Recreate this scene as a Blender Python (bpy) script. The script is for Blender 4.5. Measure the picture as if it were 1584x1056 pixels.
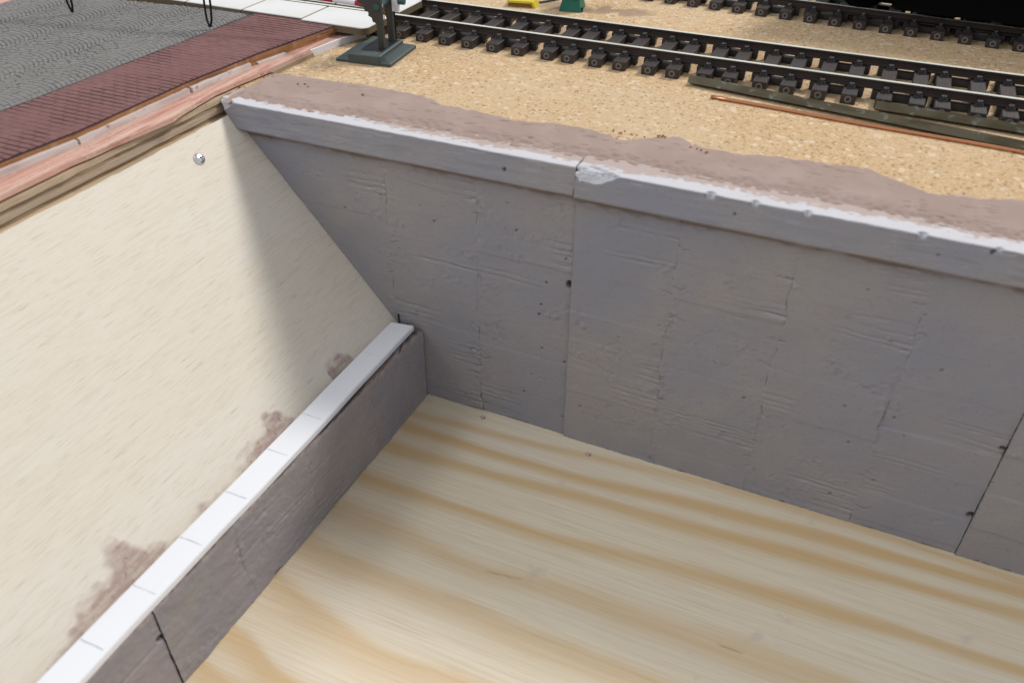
import bpy, math, random
import numpy as np
from mathutils import Vector, Matrix, Euler
random.seed(7); RNG = np.random.default_rng(7)
MM = 0.001
scn = bpy.context.scene
for o in list(bpy.data.objects): bpy.data.objects.remove(o)

# ------------------------------------------------------------------ camera (all lengths below are millimetres)
F, CX, CY, S = 1290.0, 792.0, 528.0, 73.0
_vd = np.array([790-CX, 2240-CY, F]); _vd /= np.linalg.norm(_vd)
_vx = np.array([-2858-CX, -448-CY, F]); _vx /= np.linalg.norm(_vx)
_Z = -_vd; _X = -_vx; _X = _X - _Z*np.dot(_X, _Z); _X /= np.linalg.norm(_X); _Y = np.cross(_Z, _X)
ROT = np.stack([_X, _Y, _Z])                      # camera axes -> world axes
CAM = np.array([0.0, -2.026*S, S])                # wall face is y = 0, cork surface is z = 0
def ray(p): return ROT @ np.array([p[0]-CX, p[1]-CY, F])
def atz(p, z): d = ray(p); return CAM + d*((z-CAM[2])/d[2])
def aty(p, y): d = ray(p); return CAM + d*((y-CAM[1])/d[1])
def atx(p, x): d = ray(p); return CAM + d*((x-CAM[0])/d[0])
cam = bpy.data.cameras.new('camera'); camo = bpy.data.objects.new('camera', cam); scn.collection.objects.link(camo)
r_, u_, b_ = ROT @ [1,0,0], ROT @ [0,-1,0], ROT @ [0,0,-1]
camo.matrix_world = Matrix(((r_[0],u_[0],b_[0],CAM[0]*MM),(r_[1],u_[1],b_[1],CAM[1]*MM),(r_[2],u_[2],b_[2],CAM[2]*MM),(0,0,0,1)))
cam.sensor_width = 36; cam.lens = 36*F/1584; cam.clip_start = 0.004; cam.clip_end = 50
cam.dof.use_dof = True; cam.dof.focus_distance = 0.235; cam.dof.aperture_fstop = 26
scn.camera = camo
# ------------------------------------------------------------------ light: grey room, a window behind the tracks, a softer one to the left
w = bpy.data.worlds.new('World'); scn.world = w; w.use_nodes = True
bg = w.node_tree.nodes['Background']; bg.inputs[0].default_value = (0.95, 0.98, 1.06, 1); bg.inputs[1].default_value = 0.52
def area(name, direction, dist, size, watts, color, target=(-60,-20,-20)):
    l = bpy.data.lights.new(name, 'AREA'); l.shape = 'RECTANGLE'; l.size, l.size_y = size; l.energy = watts; l.color = color
    o = bpy.data.objects.new(name, l); scn.collection.objects.link(o)
    d = Vector(direction).normalized(); o.location = Vector(target)*MM + d*dist
    o.rotation_euler = d.to_track_quat('Z', 'Y').to_euler()
area('window_light', (0.40, 0.62, 0.74), 2.2, (0.50, 0.40), 35, (1.0, 0.97, 0.93))
area('side_window_light', (-0.78, -0.30, 0.70), 0.95, (0.6, 0.5), 3.4, (0.90, 0.95, 1.0))
vs = scn.view_settings; vs.view_transform = 'Standard'; vs.look = 'None'; vs.exposure = 0.0; vs.gamma = 1.0; vs.use_curve_mapping = False

# ------------------------------------------------------------------ materials
def srgb(r, g, b):
    f = lambda c: (c/255/12.92) if c/255 <= 0.04045 else ((c/255+0.055)/1.055)**2.4
    return (f(r), f(g), f(b), 1)
def mat(name, base, rough=0.7, metal=0.0, layers=(), bumps=(), spec=0.3, rvar=None, coat=0):
    """layers: (kind, scale per mm, lo, hi, colour, fac[, detail, distortion]) mixed one after another; bumps: (kind, scale, strength, distance mm)"""
    m = bpy.data.materials.new(name); m.use_nodes = True; nt = m.node_tree; N, L = nt.nodes, nt.links
    b = N['Principled BSDF']; b.inputs['Roughness'].default_value = rough; b.inputs['Metallic'].default_value = metal
    b.inputs['Specular IOR Level'].default_value = spec; b.inputs['Coat Weight'].default_value = coat
    tc = N.new('ShaderNodeTexCoord')
    def coord(sc):
        mp = N.new('ShaderNodeMapping'); sc = (sc,)*3 if not hasattr(sc, '__len__') else sc
        mp.inputs['Scale'].default_value = tuple(1000*s for s in sc); L.new(tc.outputs['Object'], mp.inputs['Vector']); return mp.outputs[0]
    def tex(kind, sc, detail=4, dist=0.0):
        if kind.startswith('@'):
            a = N.new('ShaderNodeAttribute'); a.attribute_name = kind[1:]; return a.outputs['Fac']
        if kind == 'random': return N.new('ShaderNodeObjectInfo').outputs['Random']
        if kind in ('cell', 'edge', 'dot'):
            v = N.new('ShaderNodeTexVoronoi'); v.inputs['Scale'].default_value = 1; L.new(coord(sc), v.inputs['Vector'])
            if kind == 'cell':
                s = N.new('ShaderNodeSeparateColor'); L.new(v.outputs['Color'], s.inputs[0]); return s.outputs[0]
            if kind == 'edge': v.feature = 'DISTANCE_TO_EDGE'
            return v.outputs['Distance']
        n = N.new('ShaderNodeTexNoise'); n.inputs['Scale'].default_value = 1; n.inputs['Detail'].default_value = detail
        n.inputs['Distortion'].default_value = dist; L.new(coord(sc), n.inputs['Vector']); return n.outputs[0]
    col = None
    def ramp(sock, lo, hi, fac):
        r = N.new('ShaderNodeMapRange'); r.interpolation_type = 'SMOOTHSTEP'; L.new(sock, r.inputs[0])
        r.inputs[1].default_value = lo; r.inputs[2].default_value = hi; r.inputs[3].default_value = 0; r.inputs[4].default_value = fac
        if lo > hi: r.inputs[1].default_value = hi; r.inputs[2].default_value = lo; r.inputs[3].default_value = fac; r.inputs[4].default_value = 0
        return r.outputs[0]
    b.inputs['Base Color'].default_value = base; prev = None
    for ly in layers:
        kind, sc, lo, hi, c, fac = ly[:6]
        t = ramp(tex(kind, sc, *(ly[6:])), lo, hi, fac)
        mx = N.new('ShaderNodeMix'); mx.data_type = 'RGBA'; mx.inputs[7].default_value = c
        if prev is None: mx.inputs[6].default_value = base
        else: L.new(prev, mx.inputs[6])
        L.new(t, mx.inputs[0]); prev = mx.outputs[2]
    if prev is not None: L.new(prev, b.inputs['Base Color'])
    nrm = None
    for kind, sc, st, di in bumps:
        bp = N.new('ShaderNodeBump'); bp.inputs['Strength'].default_value = st; bp.inputs['Distance'].default_value = di*MM
        L.new(tex(kind, sc), bp.inputs['Height'])
        if nrm is not None: L.new(nrm, bp.inputs['Normal'])
        nrm = bp.outputs[0]
    if nrm is not None: L.new(nrm, b.inputs['Normal'])
    if rvar:
        L.new(ramp(tex('noise', rvar[0]), 0.3, 0.7, 1.0), (mr := N.new('ShaderNodeMapRange')).inputs[0])
        mr.inputs[3].default_value = rvar[1]; mr.inputs[4].default_value = rvar[2]; L.new(mr.outputs[0], b.inputs['Roughness'])
    return m
G = {}
G['concrete'] = mat('painted_plaster_concrete', (0.288,0.272,0.278,1), 0.75, layers=[
    ('noise', 0.06, 0.35, 0.7, (0.325,0.30,0.288,1), 0.9, 5, 0.5), ('noise', 0.025, 0.42, 0.62, (0.262,0.260,0.295,1), 0.9),
    ('noise', (0.35,0.35,2.2), 0.52, 0.72, (0.28,0.245,0.22,1), 0.5), ('noise', 1.6, 0.58, 0.72, (0.215,0.195,0.19,1), 0.4),
    ('@wash_shade', 1, 0.05, 1.0, (0.125,0.105,0.095,1), 0.75), ('@brown', 1, 0.0, 1.0, (0.16,0.105,0.075,1), 0.85),  # paint wash that also carries the relief's shade in grooves and pits
    ('@pale', 1, 0.1, 1.0, (0.45,0.44,0.47,1), 0.5), ('@wear', 1, 0.25, 0.65, (0.62,0.612,0.63,1), 0.9, ),
    ('@putty', 1, 0.2, 0.9, (0.44,0.335,0.29,1), 0.85)], bumps=[('noise', 2.2, 0.35, 0.12), ('noise', 0.5, 0.3, 0.25)], spec=0.25)
G['putty'] = mat('brown_grey_filler', (0.355,0.262,0.222,1), 0.9, layers=[
    ('noise', 0.12, 0.4, 0.7, (0.40,0.305,0.265,1), 0.8), ('noise', 0.7, 0.55, 0.75, (0.36,0.275,0.24,1), 0.4), ('noise', (0.35,1.6,1), 0.70, 0.75, (0.20,0.13,0.10,1), 0.6),
    ('@edge', 1, 0, 1, (0.52,0.45,0.41,1), 0.6)], bumps=[('noise', 3.0, 0.4, 0.10), ('noise', 0.6, 0.15, 0.2)], spec=0.15)
G['smear'] = mat('thin_filler_smear', (0.45,0.34,0.30,1), 0.85, layers=[
    ('noise', (0.9,0.22,0.9), 0.4, 0.62, (0.60,0.52,0.43,1), 0.8), ('noise', 1.0, 0.55, 0.7, (0.27,0.19,0.15,1), 0.6), ('@thin', 1, 0.25, 0.97, (0.755,0.70,0.60,1), 0.97)], bumps=[('noise', 1.8, 0.4, 0.1)], spec=0.2)
G['ply'] = mat('pale_plywood', (0.765,0.70,0.585,1), 0.6, layers=[
    ('noise', (0.05,0.014,0.05), 0.4, 0.65, (0.765,0.715,0.62,1), 0.8), ('noise', (0.5,0.04,0.5), 0.45, 0.75, (0.73,0.655,0.53,1), 0.5),
    ('noise', (7.0,0.06,7.0), 0.52, 0.68, (0.60,0.51,0.39,1), 0.5), ('noise', (8.0,0.16,8.0), 0.62, 0.68, (0.44,0.34,0.23,1), 0.6), ('noise', (8.0,0.07,8.0), 0.40, 0.28, (0.86,0.83,0.77,1), 0.5)],
    bumps=[('noise', (4.2,0.12,4.2), 0.35, 0.10)], spec=0.3)
for i, c in enumerate([(0.60,0.46,0.31,1),(0.40,0.29,0.19,1),(0.54,0.43,0.315,1),(0.36,0.26,0.17,1),(0.64,0.49,0.32,1)]):
    G['veneer%d' % i] = mat('veneer_layer', c, 0.8, layers=[('noise', (1.5,0.05,6.0), 0.42, 0.7, tuple(x*0.72 for x in c[:3])+(1,), 0.6), ('noise', (0.4,0.4,0.4), 0.6, 0.75, (0.24,0.15,0.09,1), 0.5)], bumps=[('noise', (3,0.15,6), 0.8, 0.25)])
G['pine'] = mat('pine_board', (0.79,0.685,0.51,1), 0.42, layers=[
    ('noise', (0.012,0.07,0.1), 0.4, 0.65, (0.79,0.70,0.55,1), 0.9), ('noise', (0.03,2.2,1), 0.45, 0.75, (0.68,0.55,0.37,1), 0.5), ('noise', (0.06,7.0,1), 0.5, 0.66, (0.60,0.47,0.31,1), 0.5),
    ('@late', 1, 0.0, 1.0, (0.63,0.405,0.165,1), 0.78), ('@dark', 1, 0, 1, (0.36,0.22,0.12,1), 0.8), ('noise', (0.12,3.5,1), 0.6, 0.75, (0.58,0.42,0.24,1), 0.35),
    ('noise', (0.09,0.12,1), 0.66, 0.74, (0.52,0.43,0.38,1), 0.4)], bumps=[('noise', (0.05,5.0,1), 0.22, 0.08)], spec=0.4)
G['cork'] = mat('cork_sheet', (0.55,0.375,0.205,1), 0.9, layers=[
    ('cell', (1.5,1.5,1.5), 0.0, 1.0, (0.65,0.475,0.29,1), 0.9), ('cell', (2.6,2.6,2.6), 0.55, 0.95, (0.42,0.28,0.15,1), 0.6),
    ('cell', (0.9,0.9,0.9), 0.88, 0.94, (0.76,0.65,0.49,1), 0.6), ('noise', 0.02, 0.4, 0.65, (0.60,0.46,0.30,1), 0.5),
    ('cell', (1.9,1.9,1.9), 0.90, 0.96, (0.27,0.16,0.08,1), 0.7), ('noise', 2.6, 0.62, 0.74, (0.30,0.19,0.10,1), 0.7), ('@stain_shade', 1, 0.1, 0.8, (0.30,0.21,0.15,1), 0.75)],
    bumps=[('cell', 1.3, 0.25, 0.12), ('noise', 2.5, 0.5, 0.2)], spec=0.1)
G['styrene'] = mat('white_plastic', (0.85,0.86,0.89,1), 0.35, layers=[('noise', (0.4,0.05,0.4), 0.5, 0.8, (0.79,0.80,0.83,1), 0.4)], spec=0.4)
G['pencil'] = mat('pencil_line', (0.52,0.54,0.62,1), 0.6, layers=[('noise', (1.2,1.2,1.2), 0.35, 0.65, (0.72,0.74,0.79,1), 0.9)])
G['screw'] = mat('bright_zinc', (0.78,0.78,0.80,1), 0.22, 1.0)
G['sett'] = mat('grey_setts', (0.185,0.178,0.165,1), 0.8, layers=[('cell', 0.8, 0, 1, (0.235,0.228,0.215,1), 0.8), ('noise', 0.04, 0.4, 0.65, (0.205,0.195,0.18,1), 0.8), ('noise', 1.2, 0.74, 0.78, (0.75,0.75,0.75,1), 0.6)], bumps=[('noise', 2, 0.3, 0.1)])
G['sett_bed'] = mat('dark_sett_joint', (0.075,0.07,0.066,1), 0.9, layers=[('noise', 0.15, 0.4, 0.6, (0.13,0.125,0.115,1), 0.9)])
G['paver'] = mat('oxblood_pavers', (0.18,0.085,0.078,1), 0.7, layers=[('cell', (0.42,1.0,0.42), 0, 1, (0.225,0.118,0.108,1), 0.7), ('noise', 0.05, 0.4, 0.62, (0.19,0.088,0.08,1), 0.8), ('noise', 1.3, 0.735, 0.77, (0.7,0.65,0.65,1), 0.6)], bumps=[('noise', 2, 0.3, 0.1)])
G['paver_bed'] = mat('dark_paver_joint', (0.045,0.025,0.03,1), 0.9)
G['card_brown'] = mat('brown_card_edge', (0.42,0.22,0.10,1), 0.85, layers=[('noise', (0.5,0.1,1.5), 0.45, 0.65, (0.22,0.10,0.055,1), 0.8), ('noise', 0.3, 0.6, 0.7, (0.55,0.36,0.2,1), 0.6)], bumps=[('noise', 1.2, 0.6, 0.3)])
G['card_white'] = mat('white_card', (0.66,0.59,0.56,1), 0.75, layers=[('noise', (0.5,0.08,0.5), 0.45, 0.7, (0.50,0.39,0.36,1), 0.7), ('noise', 0.4, 0.62, 0.72, (0.30,0.17,0.12,1), 0.7)], bumps=[('noise', 1.2, 0.3, 0.15)])
G['red_wash'] = mat('red_washed_board', (0.58,0.33,0.25,1), 0.75, layers=[('noise', (0.8,0.06,0.8), 0.4, 0.62, (0.64,0.44,0.35,1), 0.9), ('noise', (0.9,0.05,0.9), 0.50, 0.68, (0.42,0.14,0.12,1), 0.7), ('noise', (2.5,0.5,2.5), 0.55, 0.7, (0.72,0.58,0.5,1), 0.5), ('noise', 1.5, 0.66, 0.72, (0.12,0.06,0.05,1), 0.7)], bumps=[('noise', (2.0,0.5,2.0), 0.6, 0.2)])
G['cream'] = mat('cream_crossing_plate', (0.74,0.73,0.71,1), 0.5, layers=[('noise', 0.1, 0.4, 0.7, (0.68,0.675,0.64,1), 0.8), ('noise', 1.2, 0.7, 0.75, (0.35,0.32,0.28,1), 0.4)])
G['plate_side'] = mat('olive_brown_plastic', (0.15,0.115,0.065,1), 0.6)
G['sleeper'] = mat('dark_plastic_sleeper', (0.032,0.021,0.017,1), 0.5, layers=[('noise', (3.0,0.2,0.8), 0.5, 0.72, (0.066,0.053,0.048,1), 0.8), ('random', 1, 0, 1, (0.032,0.029,0.03,1), 0.5)], bumps=[('noise', (4.0,0.25,1.0), 0.7, 0.15)], spec=0.5)
G['fastening'] = mat('black_plastic_fastening', (0.035,0.033,0.033,1), 0.42, spec=0.5)
G['ring'] = mat('glint_plastic_ring', (0.17,0.16,0.155,1), 0.4)  # same plastic as the sleeper, its glint put into a lighter colour
G['ring2'] = mat('grey_bolt_head', (0.085,0.08,0.078,1), 0.35, spec=0.6)  # bolt heads lighter than the rest of the fastening
G['rail'] = mat('browned_rail', (0.030,0.018,0.014,1), 0.5, 0.0, layers=[('noise', (0.05,1,1), 0.4, 0.7, (0.032,0.02,0.017,1), 0.8)], spec=0.5)
G['rail_top'] = mat('worn_nickel_railhead', (0.82,0.82,0.72,1), 0.4, 0.35, layers=[('noise', (0.05,1,1), 0.45, 0.7, (0.62,0.60,0.48,1), 0.7)])
G['patina'] = mat('patinated_brass', (0.13,0.115,0.07,1), 0.5, 0.25, layers=[('noise', (0.12,0.5,0.5), 0.42, 0.62, (0.085,0.068,0.035,1), 0.9), ('noise', (0.4,0.6,0.6), 0.58, 0.66, (0.22,0.24,0.21,1), 0.8)])
G['copper'] = mat('copper_wire', (0.72,0.33,0.17,1), 0.25, 1.0)
G['green_base'] = mat('dark_green_grey_plastic', (0.052,0.072,0.068,1), 0.5, layers=[('noise', 0.3, 0.5, 0.7, (0.068,0.085,0.08,1), 0.7), ('noise', 2.5, 0.68, 0.74, (0.16,0.18,0.18,1), 0.5)], bumps=[('noise', 2.5, 0.2, 0.08)], spec=0.5)
G['post'] = mat('dark_grey_green_post', (0.042,0.043,0.036,1), 0.5, spec=0.5)
G['black'] = mat('black_plastic', (0.012,0.012,0.012,1), 0.55, spec=0.25)
G['loco'] = mat('matt_black_body', (0.004,0.004,0.004,1), 0.85, spec=0.03)
G['teal'] = mat('teal_plastic', (0.04,0.10,0.10,1), 0.4)
G['white'] = mat('white_plastic_part', (0.74,0.74,0.78,1), 0.45)
G['red'] = mat('signal_red', (0.42,0.02,0.03,1), 0.4)
G['brass'] = mat('fine_brass_chain', (0.55,0.42,0.16,1), 0.35, 1.0)
G['green'] = mat('green_plastic', (0.020,0.145,0.095,1), 0.45, layers=[('noise', 0.5, 0.4, 0.7, (0.028,0.17,0.115,1), 0.7)])
G['yellow'] = mat('yellow_plastic', (0.66,0.50,0.03,1), 0.4)
G['yellow_side'] = mat('brown_ochre_side', (0.24,0.15,0.03,1), 0.6)
G['wire'] = mat('black_wire', (0.008,0.008,0.008,1), 0.5)

# ------------------------------------------------------------------ mesh helpers
class MB:
    def __init__(s): s.v, s.f, s.m = [], [], []
    def add(s, verts, faces, mi=0, T=None):
        n = len(s.v)
        for p in verts:
            p = Vector(p); s.v.append(tuple(T @ p) if T is not None else tuple(p))
        for f in faces: s.f.append(tuple(n+i for i in f)); s.m.append(mi)
        return s
    def box(s, x0, x1, y0, y1, z0, z1, mi=0, T=None, c=0.0):
        """box with its four upright and upper edges chamfered by c"""
        if c <= 0:
            v = [(x,y,z) for z in (z0,z1) for x,y in ((x0,y0),(x1,y0),(x1,y1),(x0,y1))]
            return s.add(v, [(3,2,1,0),(4,5,6,7),(0,1,5,4),(1,2,6,5),(2,3,7,6),(3,0,4,7)], mi, T)
        def ring(i, z): return [(x0+i,y0+c,z),(x0+c,y0+i,z),(x1-c,y0+i,z),(x1-i,y0+c,z),(x1-i,y1-c,z),(x1-c,y1-i,z),(x0+c,y1-i,z),(x0+i,y1-c,z)]
        v = ring(0,z0)+ring(0,z1-c)+[(min(max(x,x0+c),x1-c),min(max(y,y0+c),y1-c),z1) for x,y,_ in ring(0,0)]
        f = [tuple(range(7,-1,-1)), tuple(range(16,24))]
        for k in (0,8): f += [(k+i, k+(i+1)%8, k+8+(i+1)%8, k+8+i) for i in range(8)]
        return s.add(v, f, mi, T)
    def loft(s, rings, mi=0, T=None, cap=True, close=True):
        n = len(rings[0]); v = [p for r in rings for p in r]; f = []
        for k in range(len(rings)-1):
            for i in range(n if close else n-1):
                j = (i+1) % n; f.append((k*n+i, k*n+j, (k+1)*n+j, (k+1)*n+i))
        if cap: f.append(tuple(range(n-1,-1,-1))); f.append(tuple((len(rings)-1)*n+i for i in range(n)))
        return s.add(v, f, mi, T)
    def tube(s, pts, r, n=8, mi=0, closed=False):
        pts = [Vector(p) for p in pts]; rings = []; K = len(pts); up = None
        for i, p in enumerate(pts):
            if closed: d = (pts[(i+1)%K]-pts[i-1]).normalized()
            else: d = (pts[min(i+1,K-1)]-pts[max(i-1,0)]).normalized()
            if up is None: up = Vector((0,0,1)) if abs(d.z) < 0.9 else Vector((0,1,0))
            a = d.cross(up).normalized(); b = a.cross(d).normalized(); up = b
            rr = r[i] if hasattr(r,'__len__') else r
            rings.append([tuple(p + a*math.cos(2*math.pi*k/n)*rr + b*math.sin(2*math.pi*k/n)*rr) for k in range(n)])
        if closed: rings.append(rings[0])
        return s.loft(rings, mi, cap=not closed)
    def lathe(s, prof, n=16, mi=0, T=None):
        """prof: (r, h) pairs, axis z"""
        return s.loft([[(r*math.cos(2*math.pi*k/n), r*math.sin(2*math.pi*k/n), h) for k in range(n)] for r, h in prof], mi, T)
    def build(s, name, mats, parent=None, origin=None, smooth=False, attrs=None):
        return link(name, s.v, s.f, s.m, mats, parent, origin, smooth, attrs)
def link(name, v, f, mi, mats, parent=None, origin=None, smooth=False, attrs=None):
    v = np.asarray(v, float)
    if parent is not None: org = np.array(parent['_o']) if '_o' in parent else np.zeros(3)
    if origin is None:
        if parent is None: lo, hi = v.min(0), v.max(0); origin = ((lo[0]+hi[0])/2, (lo[1]+hi[1])/2, lo[2])
        else: origin = org
    origin = np.array(origin, float)
    me = bpy.data.meshes.new(name); me.from_pydata((v-origin)*MM if isinstance(v, list) else ((v-origin)*MM).tolist(), [], f if isinstance(f, list) else f.tolist())
    mats = mats if isinstance(mats, (list, tuple)) else [mats]
    for m in mats: me.materials.append(G[m])
    if mi is not None and len(mats) > 1: me.polygons.foreach_set('material_index', np.asarray(mi, np.int32))
    if smooth: me.polygons.foreach_set('use_smooth', np.ones(len(me.polygons), bool))
    if attrs:
        for k, a in attrs.items():
            at = me.attributes.new(k, 'FLOAT', 'POINT'); at.data.foreach_set('value', np.asarray(a, np.float32).ravel())
    me.update()
    o = bpy.data.objects.new(name, me); scn.collection.objects.link(o); o['_o'] = [float(x) for x in origin]
    if parent is not None: o.parent = parent; o.location = Vector(origin-org)*MM
    else: o.location = Vector(origin)*MM
    return o
def tag(o, label, cat, group=None):
    o['label'] = label; o['category'] = cat
    if group: o['group'] = group
    return o
def thing(name, label, cat, loc, rz=0, group=None):
    o = bpy.data.objects.new(name, None); scn.collection.objects.link(o); o.empty_display_size = 0.005
    o.location = Vector(loc)*MM; o.rotation_euler = (0,0,rz); o['_o'] = [0.0,0.0,0.0]
    return tag(o, label, cat, group)
def thing_w(name, label, cat, loc, group=None):
    """thing whose parts are written in world millimetres"""
    o = thing(name, label, cat, loc, 0, group); o['_o'] = [float(x) for x in loc]; return o
def structure(o): o['kind'] = 'structure'; return o
def inst(src, parent, loc, rz=0):
    o = bpy.data.objects.new(src.name.split('.')[0], src.data); scn.collection.objects.link(o); o.parent = parent
    o.location = Vector(loc)*MM; o.rotation_euler = (0,0,rz); o['_o'] = [0.0,0.0,0.0]; return o
def gridfaces(n, m, flip=False):
    i = np.arange((n-1)*(m-1)); r, c = i//(m-1), i % (m-1); a = r*m+c
    q = np.stack([a, a+m, a+m+1, a+1], 1); return q[:, ::-1] if flip else q
_LAT = RNG.random((8, 256, 256))
def vn(x, y, seed=0):
    x = np.asarray(x, float) + 1000.37*(seed+1); y = np.asarray(y, float) + 731.11*(seed+1); L = _LAT[seed % 8]
    xi, yi = np.floor(x).astype(int), np.floor(y).astype(int); fx, fy = x-xi, y-yi
    fx = fx*fx*(3-2*fx); fy = fy*fy*(3-2*fy); a = lambda i, j: L[(xi+i) % 256, (yi+j) % 256]
    return (a(0,0)*(1-fx)+a(1,0)*fx)*(1-fy) + (a(0,1)*(1-fx)+a(1,1)*fx)*fy
def fbm(x, y, seed=0, o=4):
    t, a, s = 0, 0.5, 0
    for k in range(o): t = t + a*vn(np.asarray(x)*2**k, np.asarray(y)*2**k, seed+k); s += a; a *= 0.5
    return t/s
ss = lambda a, b, x: (lambda t: t*t*(3-2*t))(np.clip((x-a)/(b-a), 0, 1))

# ------------------------------------------------------------------ key levels
ZF = aty((870,672), 0)[2]                                    # pine floor
XJ1, XJ2 = aty((872,660), 0)[0], aty((1478,850), 0)[0]        # vertical joints of the wall
XK = atz((661,612), ZF)[0]                                    # face of the low kerb wall
A_, B_ = aty((385,210), 0), aty((612,497), 0)                 # cut end of the wall = surface of the sloping board
XT = aty((330,160), -1.5)[0]
sl_dx = (B_[0]-A_[0])/(B_[2]-A_[2])
SK = 0.022                                                    # the road side runs a touch askew to the wall
slope_x = lambda z, y=0.0: A_[0] + (z-A_[2])*sl_dx + SK*y
slope_z = lambda x, y=0.0: A_[2] + (x-SK*y-A_[0])/sl_dx
def on_slope(p):
    n = np.cross(B_-A_, [SK,1,0]); d = ray(p); return CAM + d*(np.dot(A_-CAM, n)/np.dot(d, n))

# ------------------------------------------------------------------ setting: pine floor
def pine_floor():
    bands = [[(642,639),(858,693),(1084,745),(1300,806),(1493,867)], [(648,664),(761,700),(890,738),(1083,783),(1295,836),(1584,913)],
        [(616,692),(729,725),(890,767),(1083,819),(1584,947)], [(610,751),(729,790),(825,822),(986,861),(1083,886),(1394,977),(1584,1036)],
        [(616,819),(738,877),(864,906),(948,937),(1072,982),(1295,1056)], [(485,832),(511,853),(642,903),(718,930),(800,972),(948,1026)],
        [(433,895),(459,926),(511,960),(574,1005),(642,1030),(720,1056)], [(365,976),(391,994),(420,1041)], [(315,1028),(345,1056)]]
    xs = np.arange(-135, 120.1, 0.45); ys = np.arange(-170, 12.1, 0.40); X, Y = np.meshgrid(xs, ys, indexing='ij')
    late = np.zeros_like(X); dark = np.zeros_like(X)
    wob = (fbm(X/60, Y/30, 2)-0.5)*2.0 + (fbm(X/16, Y/9, 5)-0.5)*0.5
    for k, b in enumerate(bands):
        P = np.array([atz(p, ZF) for p in b]); P = P[np.argsort(P[:,0])]
        x, y = list(P[:,0]), list(P[:,1])
        x = [-140]+x+[125]; y = [y[0] - (0.05 if k < 5 else 0.5)*(-140-P[0,0])*-0.0 + (2 if k < 5 else 6)] + y + [y[-1]-1.5]
        yc = np.interp(xs, x, y); ker = np.hanning(31); ker /= ker.sum(); yc = np.convolve(np.pad(yc, 15, 'edge'), ker, 'valid')
        d = yc[:,None] + wob - Y                     # positive on the camera's side of the ring's sharp edge
        wdt = (1.6, 1.9, 2.0, 2.1, 3.4, 5.0, 5.0, 4.0, 4.0)[k]*(0.7+0.7*vn(X/25, Y/80, 3)); st = (0.65, 0.95, 0.9, 0.8, 0.6, 0.6, 0.62, 0.7, 0.7)[k]
        fw = wdt*(1.0 if k < 5 else 0.45); p = np.where(d < 0, np.exp(-(d/(fw*0.85))**2), np.exp(-(d/(wdt*1.25))**2))
        p = p*(0.72+0.56*fbm(X/70, Y*1.1, k, 3)); late = 1-(1-late)*(1-np.clip(st*p, 0, 1))
        dark += np.exp(-(d/0.22)**2)*(0.0, 0.05, 0.05, 0.10, 0.75, 0.3, 0.3, 0.1, 0.1)[k]*ss(0.52, 0.72, vn(X/7, Y*0+k*3.3, 4))
    for k in range(26):                               # further rings, out of the picture
        y0 = -100-k*4.2; d = y0 + 4*(fbm(X/60, Y*0+k, 1)-0.5) + wob + X*0.03 - Y; late = np.maximum(late, 0.6*ss(-0.7,0.4,d)*np.exp(-np.clip(d,0,None)/1.8)*(Y < -92))
    Zc = np.full_like(X, ZF); v = np.stack([X,Y,Zc], -1).reshape(-1,3); n, m = X.shape
    f = gridfaces(n, m).tolist(); nb = len(v)
    base = [(xs[0],ys[0],ZF-18),(xs[-1],ys[0],ZF-18),(xs[-1],ys[-1],ZF-18),(xs[0],ys[-1],ZF-18)]
    v = np.vstack([v, base]); c = [0, (n-1)*m, n*m-1, m-1]
    f += [[c[0],c[1],nb+1,nb],[c[1],c[2],nb+2,nb+1],[c[2],c[3],nb+3,nb+2],[c[3],c[0],nb,nb+3],[nb,nb+1,nb+2,nb+3]]
    z4 = np.zeros(4)
    structure(link('pine_floor', v, f, None, 'pine', origin=(0,0,0), attrs={'late': np.append(late, z4), 'dark': np.append(np.clip(dark,0,1), z4)}))
pine_floor()

# ------------------------------------------------------------------ setting: cork sheet (behind the wall and right of the road)
def cork():
    xs = np.arange(-152, 210.1, 1.5); ys = np.arange(8.0, 330.1, 1.5); X, Y = np.meshgrid(xs, ys, indexing='ij')
    g = atz((885,14), 0); g2 = atz((960,17), 0)
    st = np.exp(-(((X-g[0]-4)/11)**2+((Y-g[1]-1)/2.6)**2)) + 0.8*np.exp(-(((X-g2[0])/9)**2+((Y-g2[1])/4)**2)) + 0.6*np.exp(-(((X-g[0]+8)/9)**2+((Y-g[1]-2)/4)**2))
    st = st*ss(0.30, 0.55, fbm(X/5, Y/5, 3))*1.7
    p = atz((545,93), 0); st += 0.35*np.exp(-(((X-p[0]+8)/14)**2+((Y-p[1])/2.5)**2))*ss(0.35, 0.6, fbm(X/4, Y/4, 5))  # streak beside the barrier base: the boom's shadow put into the colour
    v = np.stack([X,Y,np.zeros_like(X)], -1).reshape(-1,3); n, m = X.shape; nb = len(v)
    base = [(xs[0],ys[0],-3),(xs[-1],ys[0],-3),(xs[-1],ys[-1],-3),(xs[0],ys[-1],-3)]; c = [0,(n-1)*m,n*m-1,m-1]
    f = gridfaces(n,m).tolist() + [[c[0],c[1],nb+1,nb],[c[1],c[2],nb+2,nb+1],[c[2],c[3],nb+3,nb+2],[c[3],c[0],nb,nb+3],[nb,nb+1,nb+2,nb+3]]
    structure(link('cork_ground', np.vstack([v,base]), f, None, 'cork', origin=(0,0,0), attrs={'stain_shade': np.append(st, np.zeros(4))}))
    mb = MB().box(-152.9, 210, 8.3, 330, ZF-18, -3.05); structure(mb.build('baseboard_light_block', 'veneer2', origin=(0,0,0)))  # unseen; made deep and solid to stop light leaking in behind the wall
cork()

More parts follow.
